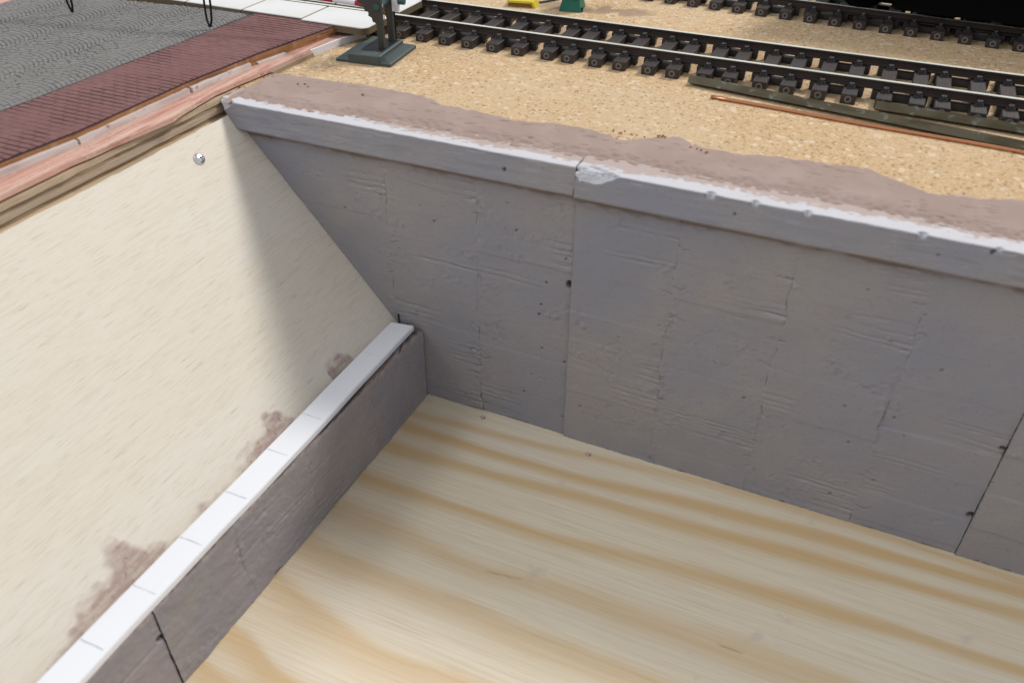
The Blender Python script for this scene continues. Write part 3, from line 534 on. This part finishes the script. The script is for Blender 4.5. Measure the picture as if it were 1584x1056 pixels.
# ------------------------------------------------------------------ road: layered baseboard, ledge, pavement, setts
ZL, ZP, ZR = 1.6, 4.2, 3.7
XB = float(np.mean([atz(p, ZL)[0] for p in ((265,180),(100,252))]))      # right edge of the baseboard
def road():
    xs_l = -330; slz = 0
    lay = [(-0.05, -1.2), (-1.2, -2.2), (-2.2, -3.4), (-3.4, -4.4), (-4.4, -6.0)]
    bb = bpy.data.objects.new('road_baseboard', None); scn.collection.objects.link(bb); bb['_o'] = [0.,0.,0.]; structure(bb)
    for k, (a, b) in enumerate(lay):
        ys = np.linspace(-190, 7.5, 120); rings = []
        for y in ys:
            j = 0.5*(float(vn(np.array(y/3), np.array(k*1.7), 2))-0.5) + (0.0,-0.35,0.05,-0.3,1.3)[k]
            j += SK*(y+20); rings.append([(xs_l,y,a),(XB+j,y,a),(XB+j+0.05,y,b),(xs_l,y,b)])
        MB().loft(rings).build('veneer', 'veneer%d' % k, bb)
    mb = MB().box(xs_l, -153.1, 7.6, 120, -6, -0.05); mb.build('veneer', 'veneer2', bb)
    # red-washed ledge board
    px_r = [atz(p, ZL) for p in ((0,300),(100,252),(265,180),(330,140),(415,105),(480,78),(560,48))]
    P = np.array(px_r); ys = np.linspace(-190, P[-1,1], 150); xr = np.interp(ys, P[:,1], P[:,0]); xr = xr + (vn(ys/5, ys*0, 3)-0.5)*0.5; rings = []
    for y, x in zip(ys, xr):
        rings.append([(xs_l,y,ZL),(x-0.25,y,ZL),(x+.1,y,ZL-0.25),(x+0.3,y,0.45),(x-.5,y,0.0),(xs_l,y,0.0)])
    tag(MB().loft(rings).build('ledge_board', 'red_wash'), 'thin board with red washed paint under the pavement edge', 'board')
    # pavement plate
    pr = np.array([atz(p, ZP) for p in ((0,250),(117,204),(286,128),(400,82),(530,36))]); pl = np.array([atz(p, ZP) for p in ((0,175),(100,133),(280,60),(390,26))])
    XR = lambda y: float(np.interp(y, pr[:,1], pr[:,0])); XLf = np.polyfit(pl[:,1], pl[:,0], 1); XL_ = lambda y: float(np.polyval(XLf, y))
    yend = float(pr[-1,1]); y0 = -190
    t = thing_w('pavement', 'oxblood red brick pavement strip along the grey road', 'pavement', (XR(-20)-11,-20,ZL))
    mb = MB(); rings = []
    for y in np.linspace(y0, yend, 120):
        j = 0.25*(float(vn(np.array(y/2.2), np.array(1.0), 4))-0.5); rings.append([(XL_(y),y,ZL+0.06),(XL_(y),y,ZP-0.12),(XR(y)-0.15,y,ZP-0.12),(XR(y)+j,y,ZP-0.35),(XR(y)+j-0.4,y,ZL+0.06)])
    mb.loft(rings); mb.m = [1 if i % 5 in (2,3) and i < 595 else 0 for i in range(len(mb.f))]; mb.m = [0]*len(mb.f)
    mb.m = [(1 if (k % 5) in (1,2) else 0) for k in range(len(mb.f))]
    mb.build('pavement_plate', ['card_brown','paver_bed'], t)
    mb = MB(); rs = random.Random(5); cy, bl, gap = 1.7, 3.4, 0.0; y = y0; row = 0
    while y < yend-cy:
        xa, xb = XL_(y)+0.05, XR(y)-0.2; x = xa - (row % 2)*bl/2
        while x < xb:
            gg = float(ss(0.40, 0.62, fbm(np.array(x/15), np.array(y/11), 3))); g = 0.03 + 0.14*gg; h_ = 0.03 + 0.36*gg*rs.uniform(.6,1.2); a, b = max(x+g/2, xa), min(x+bl-g/2, xb)
            if b-a > 0.3:
                zt = ZP + rs.uniform(-0.02,0.03); c = 0.03
                ya, yb = y+h_/2, y+cy-h_/2; mb.add([(a,ya,ZP-.13),(b,ya,ZP-.13),(b,yb,ZP-.13),(a,yb,ZP-.13),(a+c,ya+c,zt),(b-c,ya+c,zt),(b-c,yb-c,zt),(a+c,yb-c,zt)], [(4,5,6,7),(0,1,5,4),(1,2,6,5),(2,3,7,6),(3,0,4,7)])
            x += bl
        y += cy; row += 1
    o = mb.build('paving_bricks', 'paver', t); o['kind'] = 'stuff'
    # road plate with fan-laid setts
    x_l = atz((4,8), ZR)[0]-2; yfar = lambda x: atz((390,20), ZR)[1] + (x-atz((390,20), ZR)[0])*((atz((240,4.5), ZR)[1]-atz((390,20), ZR)[1])/(atz((240,4.5), ZR)[0]-atz((390,20), ZR)[0]))
    t = thing_w('road', 'grey road surface of tiny setts laid in fans', 'road', (-215,0,ZL))
    ring0 = [(x_l,y0),(XL_(y0)-0.12,y0),(XL_(yfar(XL_(40)))-0.12,yfar(XL_(40))),(x_l,yfar(x_l))]
    MB().loft([[(x,y,ZL+0.05) for x,y in ring0],[(x,y,ZR-0.1) for x,y in ring0]]).build('road_plate', 'sett_bed', t)
    mb = MB(); Wc, R, pit = 19.0, 12.5, 1.4; nc = int((XL_(0)-x_l)/Wc)+2
    for c in range(nc):
        xc = XL_(0)-Wc*(c+0.5)
        for k in range(int((62+78)/pit)):
            yc = -78 + k*pit + (c % 2)*3.1; ha = math.asin(Wc/2/R); ns = 15
            for i in range(ns):
                a = -ha + 2*ha*(i+0.5)/ns + rs.uniform(-.02,.02); x = xc + R*math.sin(a); y = yc + R*math.cos(a) - R
                if x < x_l+.5 or x > XL_(y)-0.6 or y > yfar(x)-0.6: continue
                wn = float(ss(.35,.65,fbm(np.array(x/16),np.array(y/12),4))); hw, hh = R*ha/ns - rs.uniform(.01,.03)-.05*wn, pit*math.cos(a)*.5 - rs.uniform(.0,.03)-.09*wn; z = ZR + rs.uniform(-.03,.05); x += rs.uniform(-.05,.05); y += rs.uniform(-.06,.06); ca, sa = math.cos(-a), math.sin(-a)
                q = lambda u,v,z_: (x+u*ca-v*sa, y+u*sa+v*ca, z_); c_ = .09
                mb.add([q(-hw,-hh,ZR-.12),q(hw,-hh,ZR-.12),q(hw,hh,ZR-.12),q(-hw,hh,ZR-.12),q(-hw+c_,-hh+c_,z),q(hw-c_,-hh+c_,z),q(hw-c_,hh-c_,z),q(-hw+c_,hh-c_,z)], [(4,5,6,7),(0,1,5,4),(1,2,6,5),(2,3,7,6),(3,0,4,7)])
    o = mb.build('road_setts', 'sett', t); o['kind'] = 'stuff'
    # far-side gutter edge of the pavement
    mb = MB(); ys = np.linspace(y0, yfar(XL_(40)), 60); mb.loft([[(XL_(y)-0.1,y,ZR+.05),(XL_(y)+.55,y,ZR+.05),(XL_(y)+.5,y,ZP+.09),(XL_(y)+.05,y,ZP+.06)] for y in ys]).build('kerb_edge', 'sett_bed', t)
    # white card strips on the ledge
    cuts = [((-60,300),(116,224)), ((119,222),(289,144)), ((292,142),(383,104)), ((400,100),(440,84))]
    for i, (a, b) in enumerate(cuts):
        ya, yb = atz(a, ZL)[1], atz(b, ZL)[1]; ya = -190 if i == 0 else ya; ys = np.linspace(ya, yb, 40); hgt = 1.25 if i < 3 else 0.5; wd = 0.95 if i < 3 else .8; rings = []
        for y in ys:
            xe = XR(y) + 0.02 + 0.12*math.sin(y/9+i) - 0.38; jj = 0.16*(float(vn(np.array(y/1.5), np.array(i*1.0), 5))-0.5)
            rings.append([(xe,y,ZL+.02),(xe,y,ZL+hgt+jj),(xe+wd,y,ZL+hgt*.9+jj),(xe+wd+.1,y,ZL+.02)])
        lab = ['whitish card strip on the ledge nearest the low kerb end, long','whitish card strip on the ledge between its two cut joints','whitish card strip on the ledge beyond the coping tip','short low card remnant on the ledge near the barrier base'][i]
        tag(MB().loft(rings).build('card_strip', 'card_white'), lab, 'card strip', 'card strips along the pavement edge')
    # grey card upright along the ledge beside the cork
    P2 = np.array([atz(p, ZL)[:2] for p in ((478,78),(520,62),(562,48))]); rings = [[(x+.2,y,0.02),(x+.75,y,0.02),(x+.7,y,ZL+.1),(x+.2,y,ZL+.15)] for x,y in P2]
    tag(MB().loft(rings).build('card_edge_strip', 'white'), 'pale grey upright strip edging the ledge beside the cork', 'card strip')
    P2 = np.array([atz(p, 0.9)[:2] for p in ((418,112),(445,98),(481,82))]); rings = [[(x+.2,y,0.02),(x+.9,y,0.02),(x+.8,y,1.0),(x+.2,y,1.1)] for x,y in P2]
    tag(MB().loft(rings).build('wood_sliver', 'veneer3'), 'dark splintered wood sliver along the ledge next to the filler', 'wood sliver')
road()

# ------------------------------------------------------------------ tracks
RAIL_Z = 4.6
SLEEPER_H = 2.35
def rail_rings(x0, x1, y, z, rot=0):
    prof = [(-.95,0),(.95,0),(.95,.22),(.28,.5),(.25,1.35),(.46,1.5),(.46,2.0),(.36,2.1),(-.36,2.1),(-.46,2.0),(-.46,1.5),(-.25,1.35),(-.28,.5),(-.95,.22)]
    c, s = math.cos(rot), math.sin(rot); return [[(x, y+a*c-b*s, z+a*s+b*c) for a,b in prof] for x in (x0,x1)]
def make_sleeper_meshes():
    mb = MB(); mb.box(-1.72,1.72,-15,15,0.02,SLEEPER_H,0,None,0.14)
    for s in (-1,1):                                             # ring mark on each end
        n = 16; rings = []
        for r, d in ((.46,0),(.48,.10),(.80,.10),(.83,0)): rings.append([(r*math.cos(2*math.pi*k/n), s*(15+d), 1.18+r*math.sin(2*math.pi*k/n)) for k in range(n)])
        mb.loft(rings, 1, cap=False)
    sl = mb
    fb = MB()                                                    # fastening: plate, two jaws, bolt head with ring
    fb.box(-1.0,1.0,-.75,.75,0,.28,0,None,.08); fb.box(-.85,-.35,-.55,.75,.28,.62,0,None,.08); fb.box(.35,.85,-.55,.75,.28,.62,0,None,.08); fb.box(-.30,.30,-.7,-.35,.28,.42)
    T = Matrix.Translation((0,.1,.28)); fb.lathe([(.36,0),(.36,.60),(.60,.63),(.64,.78),(.58,.88),(.34,.88),(.28,.74)], 12, 1, T)
    return sl, fb
SLB, FSB = make_sleeper_meshes(); _proto = {}
def track(label, group, p0, ang, sleepers, rail_off, x_range, loc_z=0.0, fasten=True):
    """local frame: x along the track, y = 0 on the track's centre line"""
    t = thing('railway_track', label, 'track', (p0[0],p0[1],0), ang, group)
    prev = None
    for i, x in enumerate(sleepers):
        if 's' not in _proto: _proto['s'] = SLB.build('sleeper', ['sleeper','ring'], t, (0,0,0)); s = _proto['s']; s.location = (x*MM,0,0)
        else: s = inst(_proto['s'], t, (x,0,0), 0)
        s.rotation_euler = (0,0,random.gauss(0,0.006))
        if fasten:
            for sd in (-1,1):
                for q in (-1,1):
                    y = sd*rail_off + q*1.7
                    if 'f' not in _proto: _proto['f'] = FSB.build('rail_fastening', ['fastening','ring2'], s, (0,0,0)); fo = _proto['f']; fo.location = Vector((0,y,SLEEPER_H))*MM; fo.rotation_euler = (0,0,0 if q < 0 else math.pi)
                    else: fo = inst(_proto['f'], s, (0,y,SLEEPER_H), 0 if q < 0 else math.pi)
    for sd in (-1,1):
        mb = MB().loft(rail_rings(x_range[0], x_range[1], sd*rail_off, RAIL_Z-2.1)); mb.m = [1 if k in (6,7,8) else 0 for k in range(len(mb.f))]
        mb.build('rail', ['rail','rail_top'], t, (0,0,0))
    for i in range(len(sleepers)-1):                             # webs that tie the sleepers together under the rails
        a, b = sleepers[i]+1.55, sleepers[i+1]-1.55
        for sd in (-1,1):
            y = sd*rail_off; mb = MB()
            if i % 2: mb.box(a,b,y-.9,y+.9,.25,1.75)
            else: g = (b-a)*.3; mb.box(a,a+g,y-.9,y+.9,.25,2.25,0,None,.1).box(b-g,b,y-.9,y+.9,.25,2.25,0,None,.1)
            mb.build('tie_web', 'fastening', t, (0,0,0))
    return t
near = np.array([atz(p, RAIL_Z)[:2] for p in ((620,24),(800,46),(1184,97),(1584,156))]); far = np.array([atz(p, RAIL_Z)[:2] for p in ((650,2),(800,13),(1200,65),(1584,118))])
y_n, y_f = near[:,1].mean(), far[:,1].mean(); yc1 = (y_n+y_f)/2; ro1 = (y_f-y_n)/2
front_px = [(650.6,60),(686,64),(721.5,69),(760.6,73),(800,78.5),(844.8,83),(876.7,88),(919.4,94.6),(957.8,100),(1003,106),(1040,111),(1088,116),(1126,123),(1174.7,129),(1216.5,137),(1266,144.5),(1312,151),(1365.6,158),(1418,164),(1456,170),(1512.6,179),(1561,188)]
sx = [float(aty(p, yc1-15)[0]) for p in front_px]; pit = (sx[-1]-sx[0])/(len(sx)-1)
sx = [sx[0]-pit*k for k in range(8,0,-1)] + sx + [sx[-1]+pit*k for k in range(1,8)]
track('dark model railway track passing in front of the green box and yellow part', None, (0,yc1), 0, sx, ro1, (sx[0]-4, sx[-1]+4))
b0, b1 = atz((1133,20), 0), atz((1584,82), 0); ang2 = math.atan2(b1[1]-b0[1], b1[0]-b0[0]); nrm2 = np.array([-math.sin(ang2), math.cos(ang2)])
c2 = b0[:2] + nrm2*15.0
back_px = [(994,3),(1029,7),(1065,12),(1102,17),(1138,21),(1176,25),(1216,29),(1254,34),(1293,39),(1332,44.5),(1372,49.6),(1409,55),(1450,60),(1492,67.5),(1536,75),(1577,80)]
sx2 = []
for p in back_px:
    q = atz(p, 0.9)[:2]-c2; sx2.append(float(q @ np.array([math.cos(ang2), math.sin(ang2)])))
k0 = sx2[0]; pit2 = (sx2[-1]-sx2[0])/(len(sx2)-1); sx2 = [sx2[0]+pit2*i + 0.5*((sx2[i]-sx2[0]-pit2*i)) for i in range(len(sx2))]
sx2 = [sx2[0]-pit2*k for k in range(6,0,-1)] + sx2 + [sx2[-1]+pit2*k for k in range(1,10)]
track('shaded model railway track carrying the black locomotive', None, (c2[0],c2[1]), ang2, sx2, 8.75, (sx2[0]-4, sx2[-1]+4))

# ------------------------------------------------------------------ loose rail lengths and copper wire
def loose_rail(label, a, b, rot, x_end):
    p, q = atz(a, 0.4), atz(b, 0.4); d = (q-p)/np.linalg.norm(q-p); L = (x_end-p[0])/d[0]
    t = thing('loose_rail', label, 'rail', (p[0],p[1],0), math.atan2(d[1],d[0]), 'loose rail lengths beside the track')
    c, s = math.cos(rot), math.sin(rot); prof = rail_rings(0, 1, 0, 0, rot)[0]; zmin = min(z for _,_,z in prof)
    rr = [[(x,y,z-zmin+.01) for _,y,z in prof] for x in (0, L)]
    mb = MB().loft(rr); mb.build('rail_section', 'patina', t, (0,0,0)); return t
loose_rail('olive tarnished loose rail lying against the sleeper ends, longer one', (1064,129), (1584,234), math.radians(-128), 62)
loose_rail('shorter olive brown loose rail resting against the sleeper ends', (1352,170), (1584,208), math.radians(-128), 62)
p, q = atz((1100,150), .4), atz((1584,236), .4); pts = [tuple(p+(q-p)*t + np.array([0, .18*math.sin(t*9), 0])) for t in np.linspace(0,1.5,24)]
pts = [(x,y,.42) for x,y,_ in pts]
tag(MB().tube(pts, .4, 10).build('copper_wire', 'copper', smooth=True), 'straight bare copper wire lying on the cork beside the long loose rail', 'wire')

# ------------------------------------------------------------------ crossing plates
def plate(label, pts, zt, th):
    ring = lambda z, k: [(x, y, z) for x, y in pts]
    cx, cy = np.mean([p[0] for p in pts]), np.mean([p[1] for p in pts]); sh = lambda z, k: [(x+(cx-x)*k/max(abs(cx-x),1e-3)*0.15*(abs(x-cx) > 0), y+(cy-y)/max(abs(cy-y),1e-3)*k*0.15, z) for x,y in pts]
    mb = MB().loft([sh(zt-th,0), sh(zt-.2,0), sh(zt,1)]); n = len(pts); mb.m = [0]*len(mb.f)
    for k in range(n, 2*n): mb.m[k] = 1
    mb.m[-1] = 1; return tag(mb.build('crossing_plate', ['plate_side','cream']), label, 'crossing plate', 'cream plates of the level crossing')
yA = atz((480,33), RAIL_Z)[1]; yA0 = atz((400,19.5), RAIL_Z)[1]; yB = y_n-1.6
xe = [atz(p, RAIL_Z)[0] for p in ((184,2),(276,6.6),(369.5,17),(470,27.5))]; XRT = atz((583,36), RAIL_Z)[0]
g = 0.45; labs = ['cream crossing plate at the far side of the grey road','cream crossing plate behind the grey road beside the wire loop','cream crossing plate meeting the corner of the red pavement']
xs_ = [xe[0]-23]+xe
for i in range(4):
    tag(plate('', [(xs_[i]+g,yA0+.2),(xs_[i+1]-g,yA0+.2),(xs_[i+1]-g,yB),(xs_[i]+g,yB)], RAIL_Z+.1, 2.0), ['cream crossing plate out along the road beyond the first wire loop']+[] and '' or (['cream crossing plate out along the far part of the grey road']+labs)[i], 'crossing plate', 'cream plates of the level crossing')
corner = [(XRT-2.2+2.2*math.cos(a), yA+2.2+2.2*math.sin(a)) for a in np.linspace(-math.pi/2, 0, 6)]
plate('cream crossing plate with rounded corner behind the barrier base', [(xe[3]+g,yA)]+corner+[(XRT,yB),(xe[3]+g,yB)], RAIL_Z+.1, 2.0)
XR2 = atz((643,6), RAIL_Z)[0]; xm = atz((513,8), RAIL_Z)[0]; y1_, y2_ = y_n+1.9, y_f-1.9
plate('cream crossing plate between the rails ending behind the barrier post', [(xm+g,y1_),(XR2,y1_),(XR2,y2_),(xm+g,y2_)], RAIL_Z+.1, 2.0)
for k in range(1):
    plate('cream crossing plate between the rails beyond the red and white boom', [(xm-22*(k+1)+g,y1_),(xm-22*k-g,y1_),(xm-22*k-g,y2_),(xm-22*(k+1)+g,y2_)], RAIL_Z+.1, 2.0)
# supports under the outer plates
MBs = MB().box(xs_[0], xe[3]+4, yA0+.6, yc1-15.3, -0.03, RAIL_Z-1.95)
for x in xe: MBs.box(x-g+.04, x+g-.04, yA0+.5, yB-.3, RAIL_Z-1.96, RAIL_Z-.05)
tag(MBs.build('plate_packing', 'veneer3'), 'brown packing strip under the outer cream crossing plates', 'packing')

# ------------------------------------------------------------------ level crossing barrier
def barrier():
    f0, f1, f2 = atz((520,95),0), atz((604,105),0), atz((645,75),0); ang = math.atan2(f1[1]-f0[1], f1[0]-f0[0]); Wd = np.linalg.norm((f1-f0)[:2]); Dp = np.linalg.norm((f2-f1)[:2])
    t = thing('barrier_unit', 'dark green level crossing barrier with stepped base and red white boom', 'barrier', (f0[0],f0[1],0), ang)
    O = (0,0,0); ca, sa = math.cos(ang), math.sin(ang)
    def loc(p): dx, dy = p[0]-f0[0], p[1]-f0[1]; return (dx*ca+dy*sa, -dx*sa+dy*ca, p[2])
    i1, i2 = 2.8, 3.5; mb = MB(); c = .25
    mb.loft([[(0,.1,0.02),(Wd,.1,0.02),(Wd,Dp,0.02),(0,Dp,0.02)], [(0,.1,.75),(Wd,.1,.75),(Wd,Dp,.75),(0,Dp,.75)], [(c,.3,.95),(Wd-c,.3,.95),(Wd-c,Dp-c,.95),(c,Dp-c,.95)], [(i1,2.4,1.65),(Wd-i1,2.4,1.65),(Wd-i1,Dp-2,1.65),(i1,Dp-2,1.65)]])
    mb.box(i2,Wd-i2+.6,0,Dp-1.6,.1,2.6,0,None,.28)
    mb.build('base', 'green_base', t, O)
    MB().box(i2+2.6,Wd-i2-.3,3.6,Dp-3.2,2.55,2.72).build('cover_plate', 'wire', t, O)
    rimb = MB(); x0,x1,y0,y1 = i2+2.2,Wd-i2+.1,3.2,Dp-2.8
    for a in ((x0,x1,y0,y0+.2),(x0,x1,y1-.2,y1),(x0,x0+.2,y0+.2,y1-.2),(x1-.2,x1,y0+.2,y1-.2)): rimb.box(*a,2.55,2.7)
    rimb.build('cover_rim', 'green_base', t, O)
    pa, pb, pc = loc(atz((591,75),2.6)), loc(atz((606,63),2.6)), loc(atz((613,61),2.6)); ZT = 21
    for p in (pa, pb):
        mb = MB().box(p[0]-.85,p[0]+.85,p[1]-.4,p[1]+.8,2.55,ZT,0,None,.1); mb.build('post', 'post', t, O)
    MB().tube([(pc[0],pc[1],2.6),(pc[0]+.1,pc[1],ZT-4)], .22, 8).build('push_rod', 'black', t, O)
    # toothed quadrant on the road side of the posts
    pts = [(-.8,8.2),(-1.2,9.0),(-1.9,9.2),(-2.1,10.2),(-3.0,10.6),(-2.9,11.5),(-3.9,11.9),(-4.1,12.6),(-5.2,12.7),(-6.0,13.4),(-5.3,15.2),(-4,17.2),(-1,18.2),(-.4,18.2),(-.4,8.2)]
    for p in (pa, pb):
        mb = MB().loft([[(p[0]+x, p[1]+.9*dy, z) for x,z in pts] for dy in (-.2,.5)]); mb.build('toothed_quadrant', 'post', t, O)
    ax = (pa[0]+.3, pa[2]+9.8)
    MB().tube([(pa[0]-.2,pa[1]-.9,13.2),(pb[0]-.2,pb[1]+1.4,13.2)], .8, 14).build('axle', 'teal', t, O)
    tq = loc(atz((624,12), RAIL_Z)); wq = aty((612,25), f0[1]+pb[1]); wl = loc(wq)
    mb = MB(); mb.box(pb[0]+1.0,pb[0]+2.9,pb[1]-.5,pb[1]+.7,10.4,19,0,None,.15); mb.build('counterweight', 'white', t, O)
    MB().tube([(pb[0]+2.9,pb[1],13.0),(pb[0]+4.6,pb[1],13.0)], .85, 16).build('axle_stub', 'teal', t, O)
    for k in range(7): MB().tube([( (pa[0]+pb[0])/2+.25+.08*(k%2), pa[1]+2.6, 9.2+k*.55),((pa[0]+pb[0])/2+.3, pa[1]+2.6, 9.6+k*.55)], .14, 6).build('chain_link', 'brass', t, O)
    # boom over the road, with its hanging wire loops
    l1, l2 = atz((325,42), ZR+.7), atz((112,19), ZR+.7); s0 = np.array([pa[0], pa[1]+.8, 13.4]); e2 = np.array(loc(l2)); dirv = np.array([e2[0]-s0[0], e2[1]-s0[1]]); z_at = lambda x: 13.0 + 0.055*(s0[0]-x)
    far = 1.35; P0 = (s0[0]+.6, s0[1], z_at(s0[0])); P1 = (s0[0]+dirv[0]*far, s0[1]+dirv[1]*far, z_at(s0[0]+dirv[0]*far))
    bm = MB().tube([P0,P1], .72, 14).build('boom', 'white', t, O, smooth=False)
    Lb = math.dist(P0,P1); k = 0; pos = 1.0
    while pos < Lb-6:
        a = [P0[i]+(P1[i]-P0[i])*pos/Lb for i in range(3)]; b = [P0[i]+(P1[i]-P0[i])*(pos+6.2)/Lb for i in range(3)]
        MB().tube([a,b], .745, 14).build('red_band', 'red', bm, O); pos += 12.4
    for (pl, lean) in ((l1, .2), (l2, -.5)):
        q = loc(pl); tt = (q[0]-s0[0])/dirv[0]; yb_ = s0[1]+dirv[1]*tt; zt = z_at(q[0]); zb = q[2]; w_ = 1.05; h = zt-zb
        loop = [(-w_*.9,zt+.7),(-w_,zb+h*.75),(-w_*1.0,zb+h*.45),(-w_*.75,zb+h*.16),(-.15,zb),(.12,zb),(w_*.7,zb+h*.16),(w_*.85,zb+h*.45),(w_*.8,zb+h*.75),(w_*.7,zt+.7)]
        MB().tube([(q[0]+x+lean*(zt-z)/h*0, q[1]+(yb_-q[1])*(z-zb)/h, z) for x,z in loop], .3, 8, closed=True).build('hanging_loop', 'wire', bm, O)
barrier()

# ------------------------------------------------------------------ green box, yellow part
def frustum(x0,x1,y0,y1,z0,z1,i): return [[(x0,y0,z0),(x1,y0,z0),(x1,y1,z0),(x0,y1,z0)],[(x0+i,y0+i,z1),(x1-i,y0+i,z1),(x1-i,y1-i,z1),(x0+i,y1-i,z1)]]
a, b = atz((864,18),0), atz((899,20.5),0); w_ = np.linalg.norm((b-a)[:2])
t = thing('lineside_box', 'green plastic box with sloping sides behind the front track', 'box', (a[0],a[1],0), math.atan2(b[1]-a[1],b[0]-a[0]))
MB().loft(frustum(0,w_,0,w_*1.1,.02,3.4,.9)).build('plinth', 'green', t, (0,0,0)); MB().box(.75,w_-.75,.75,w_*1.1-.75,3.4,8.5,0,None,.3).build('cabinet', 'green', t, (0,0,0))
MB().box(.35,w_-.35,.35,w_*1.1-.35,8.5,9.3,0,None,.3).build('lid', 'green', t, (0,0,0)); MB().box(w_-.15,w_+.25,1.0,1.6,.02,1.3).build('cable_foot', 'black', t, (0,0,0))
a, b = atz((782,10.5),0), atz((830,14),0); w_ = np.linalg.norm((b-a)[:2])
t = thing('yellow_cover', 'low yellow plastic cover with brown front side lying behind the track', 'cover', (a[0],a[1],0), math.atan2(b[1]-a[1],b[0]-a[0]))
MB().loft([[(.5,.35,.02),(w_-.9,.35,.02),(w_-.9,5.5,.02),(.5,5.5,.02)],[(.9,.45,1.35),(w_-1.3,.45,1.35),(w_-1.3,5.4,1.35),(.9,5.4,1.35)]]).build('underside', 'yellow_side', t, (0,0,0))
MB().loft([[(.25,0,1.3),(w_-1.2,0,1.3),(w_-1.2,5.8,1.3),(.25,5.8,1.3)],[(.6,.2,1.85),(w_-1.6,.2,1.85),(w_-1.6,5.6,1.85),(.6,5.6,1.85)]]).loft([[(w_-1.2,0,.02),(w_-.3,0,.02),(w_-.3,5.8,.02),(w_-1.2,5.8,.02)],[(w_-1.9,.0,1.75),(w_-1.2,.0,1.75),(w_-1.2,5.8,1.75),(w_-1.9,5.8,1.75)]]).build('top', 'yellow', t, (0,0,0))
a, b = atz((829,5),.4), atz((866,-2),.4); tag(MB().tube([(a[0],a[1],.35),(b[0],b[1],.35)], .33, 8).build('green_rod', 'green_base'), 'thin dark green rod on the cork behind the yellow cover', 'rod')

# ------------------------------------------------------------------ black locomotive on the rear track
def loco():
    t = thing('locomotive', 'black model steam locomotive standing on the shaded rear track', 'locomotive', (c2[0],c2[1],0), ang2); O = (0,0,0)
    ax = np.array([math.cos(ang2), math.sin(ang2)]); q = atz((1238,3), 8)[:2]-c2; x0 = float(q@ax)+2; L = 145
    MB().box(x0+3,x0+L,-5.5,5.5,7.0,15,0,None,.4).build('frame', 'loco', t, O)
    MB().box(x0,x0+L,-15,15,15,16.2,0,None,.3).build('running_board', 'loco', t, O)
    MB().box(x0-.5,x0+1.6,-15,15,9.5,16.4,0,None,.2).build('buffer_beam', 'loco', t, O)
    for y in (-10,10):
        T = Matrix.Translation((x0-.5,y,12.5)) @ Euler((0,-math.pi/2,0)).to_matrix().to_4x4()
        MB().lathe([(1.1,0),(1.1,3.2),(2.6,3.4),(2.5,4.0),(1.6,4.3)], 16, 0, T).build('buffer', 'loco', t, O)
    for x, r in ((12,5.2),(34,8.6),(54,8.6),(74,8.6),(96,5.2),(118,5.2),(135,5.2)):
        for s in (-1,1):
            T = Matrix.Translation((x0+x, s*8.2, RAIL_Z+r)) @ Euler((math.pi/2,0,0)).to_matrix().to_4x4(); zo = (lambda z: z)
            mb = MB()
            prof = [(r-1.2,-1.0),(r-1.2,1.0),(r,1.0),(r,-.5),(r+.8,-.7),(r+.8,-1.0)] if s < 0 else [(r-1.2,1.0),(r-1.2,-1.0),(r,-1.0),(r,.5),(r+.8,.7),(r+.8,1.0)]
            n = 28; rings = [[(a*math.cos(2*math.pi*k/n), a*math.sin(2*math.pi*k/n), h) for k in range(n)] for a,h in prof]; mb.loft(rings+[rings[0]], 0, T, cap=False)
            mb.lathe([(1.6,-1),(1.6,1.2),(.8,1.3)], 12, 0, T)
            mb.lathe([(r-1.1,-.3),(r-1.1,.25)], 24, 0, T)
            for k in range(10):
                a = 2*math.pi*k/10; R = T @ Matrix.Rotation(a,4,'Z'); mb.box(.8,r-1,-.3,.3,-.4,.4,0,R)
            mb.build('wheel', 'loco', t, O)
    for s in (-1,1):
        MB().box(x0+32,x0+76,s*10.6-.4,s*10.6+.4,RAIL_Z+6.5,RAIL_Z+8.6,0,None,.1).build('coupling_rod', 'loco', t, O)
        T = Matrix.Translation((x0+16,s*11.5,13)) @ Euler((0,math.pi/2,0)).to_matrix().to_4x4(); MB().lathe([(3.6,-7),(4.2,-6.6),(4.2,6.6),(3.6,7)], 20, 0, T).build('cylinder', 'loco', t, O)
        MB().box(x0+22,x0+140,s*13-.3,s*13+.3,6.3 if s < 0 else 10,15.0).build('skirt', 'loco', t, O)
        for k in range(9): MB().box(x0+28+k*12.5,x0+33+k*12.5,s*11-1,s*11+1,RAIL_Z+1.0,9,0,None,.2).build('brake_shoe', 'loco', t, O)
    T = Matrix.Translation((x0+2,0,29)) @ Euler((0,math.pi/2,0)).to_matrix().to_4x4()
    MB().lathe([(8,0),(10.6,1.2),(10.8,2),(10.8,24),(10.3,24.2),(10.3,90)], 32, 0, T).build('boiler', 'loco', t, O)
    for x, r, h, nm in ((10,3.2,52,'chimney'),(38,4.6,45,'dome'),(62,4.2,45,'dome')):
        T = Matrix.Translation((x0+x,0,36)); MB().lathe([(r+1,0),(r,3),(r*.9,h-38),(r*.95,h-36),(r*.5,h-35)], 20, 0, T).build(nm, 'loco', t, O)
    MB().box(x0+92,x0+122,-14.5,14.5,16.2,44,0,None,.6).build('cab', 'loco', t, O)
    MB().loft([[(x, 15.5*math.cos(a), 43.5+4.5*math.sin(a)) for a in np.linspace(0, math.pi, 14)] for x in (x0+89, x0+125)]).build('cab_roof', 'loco', t, O)
    MB().box(x0+123,x0+L,-14,14,16.2,36,0,None,.5).build('coal_bunker', 'loco', t, O)
loco()

for o in scn.objects:
    if '_o' in o: del o['_o']
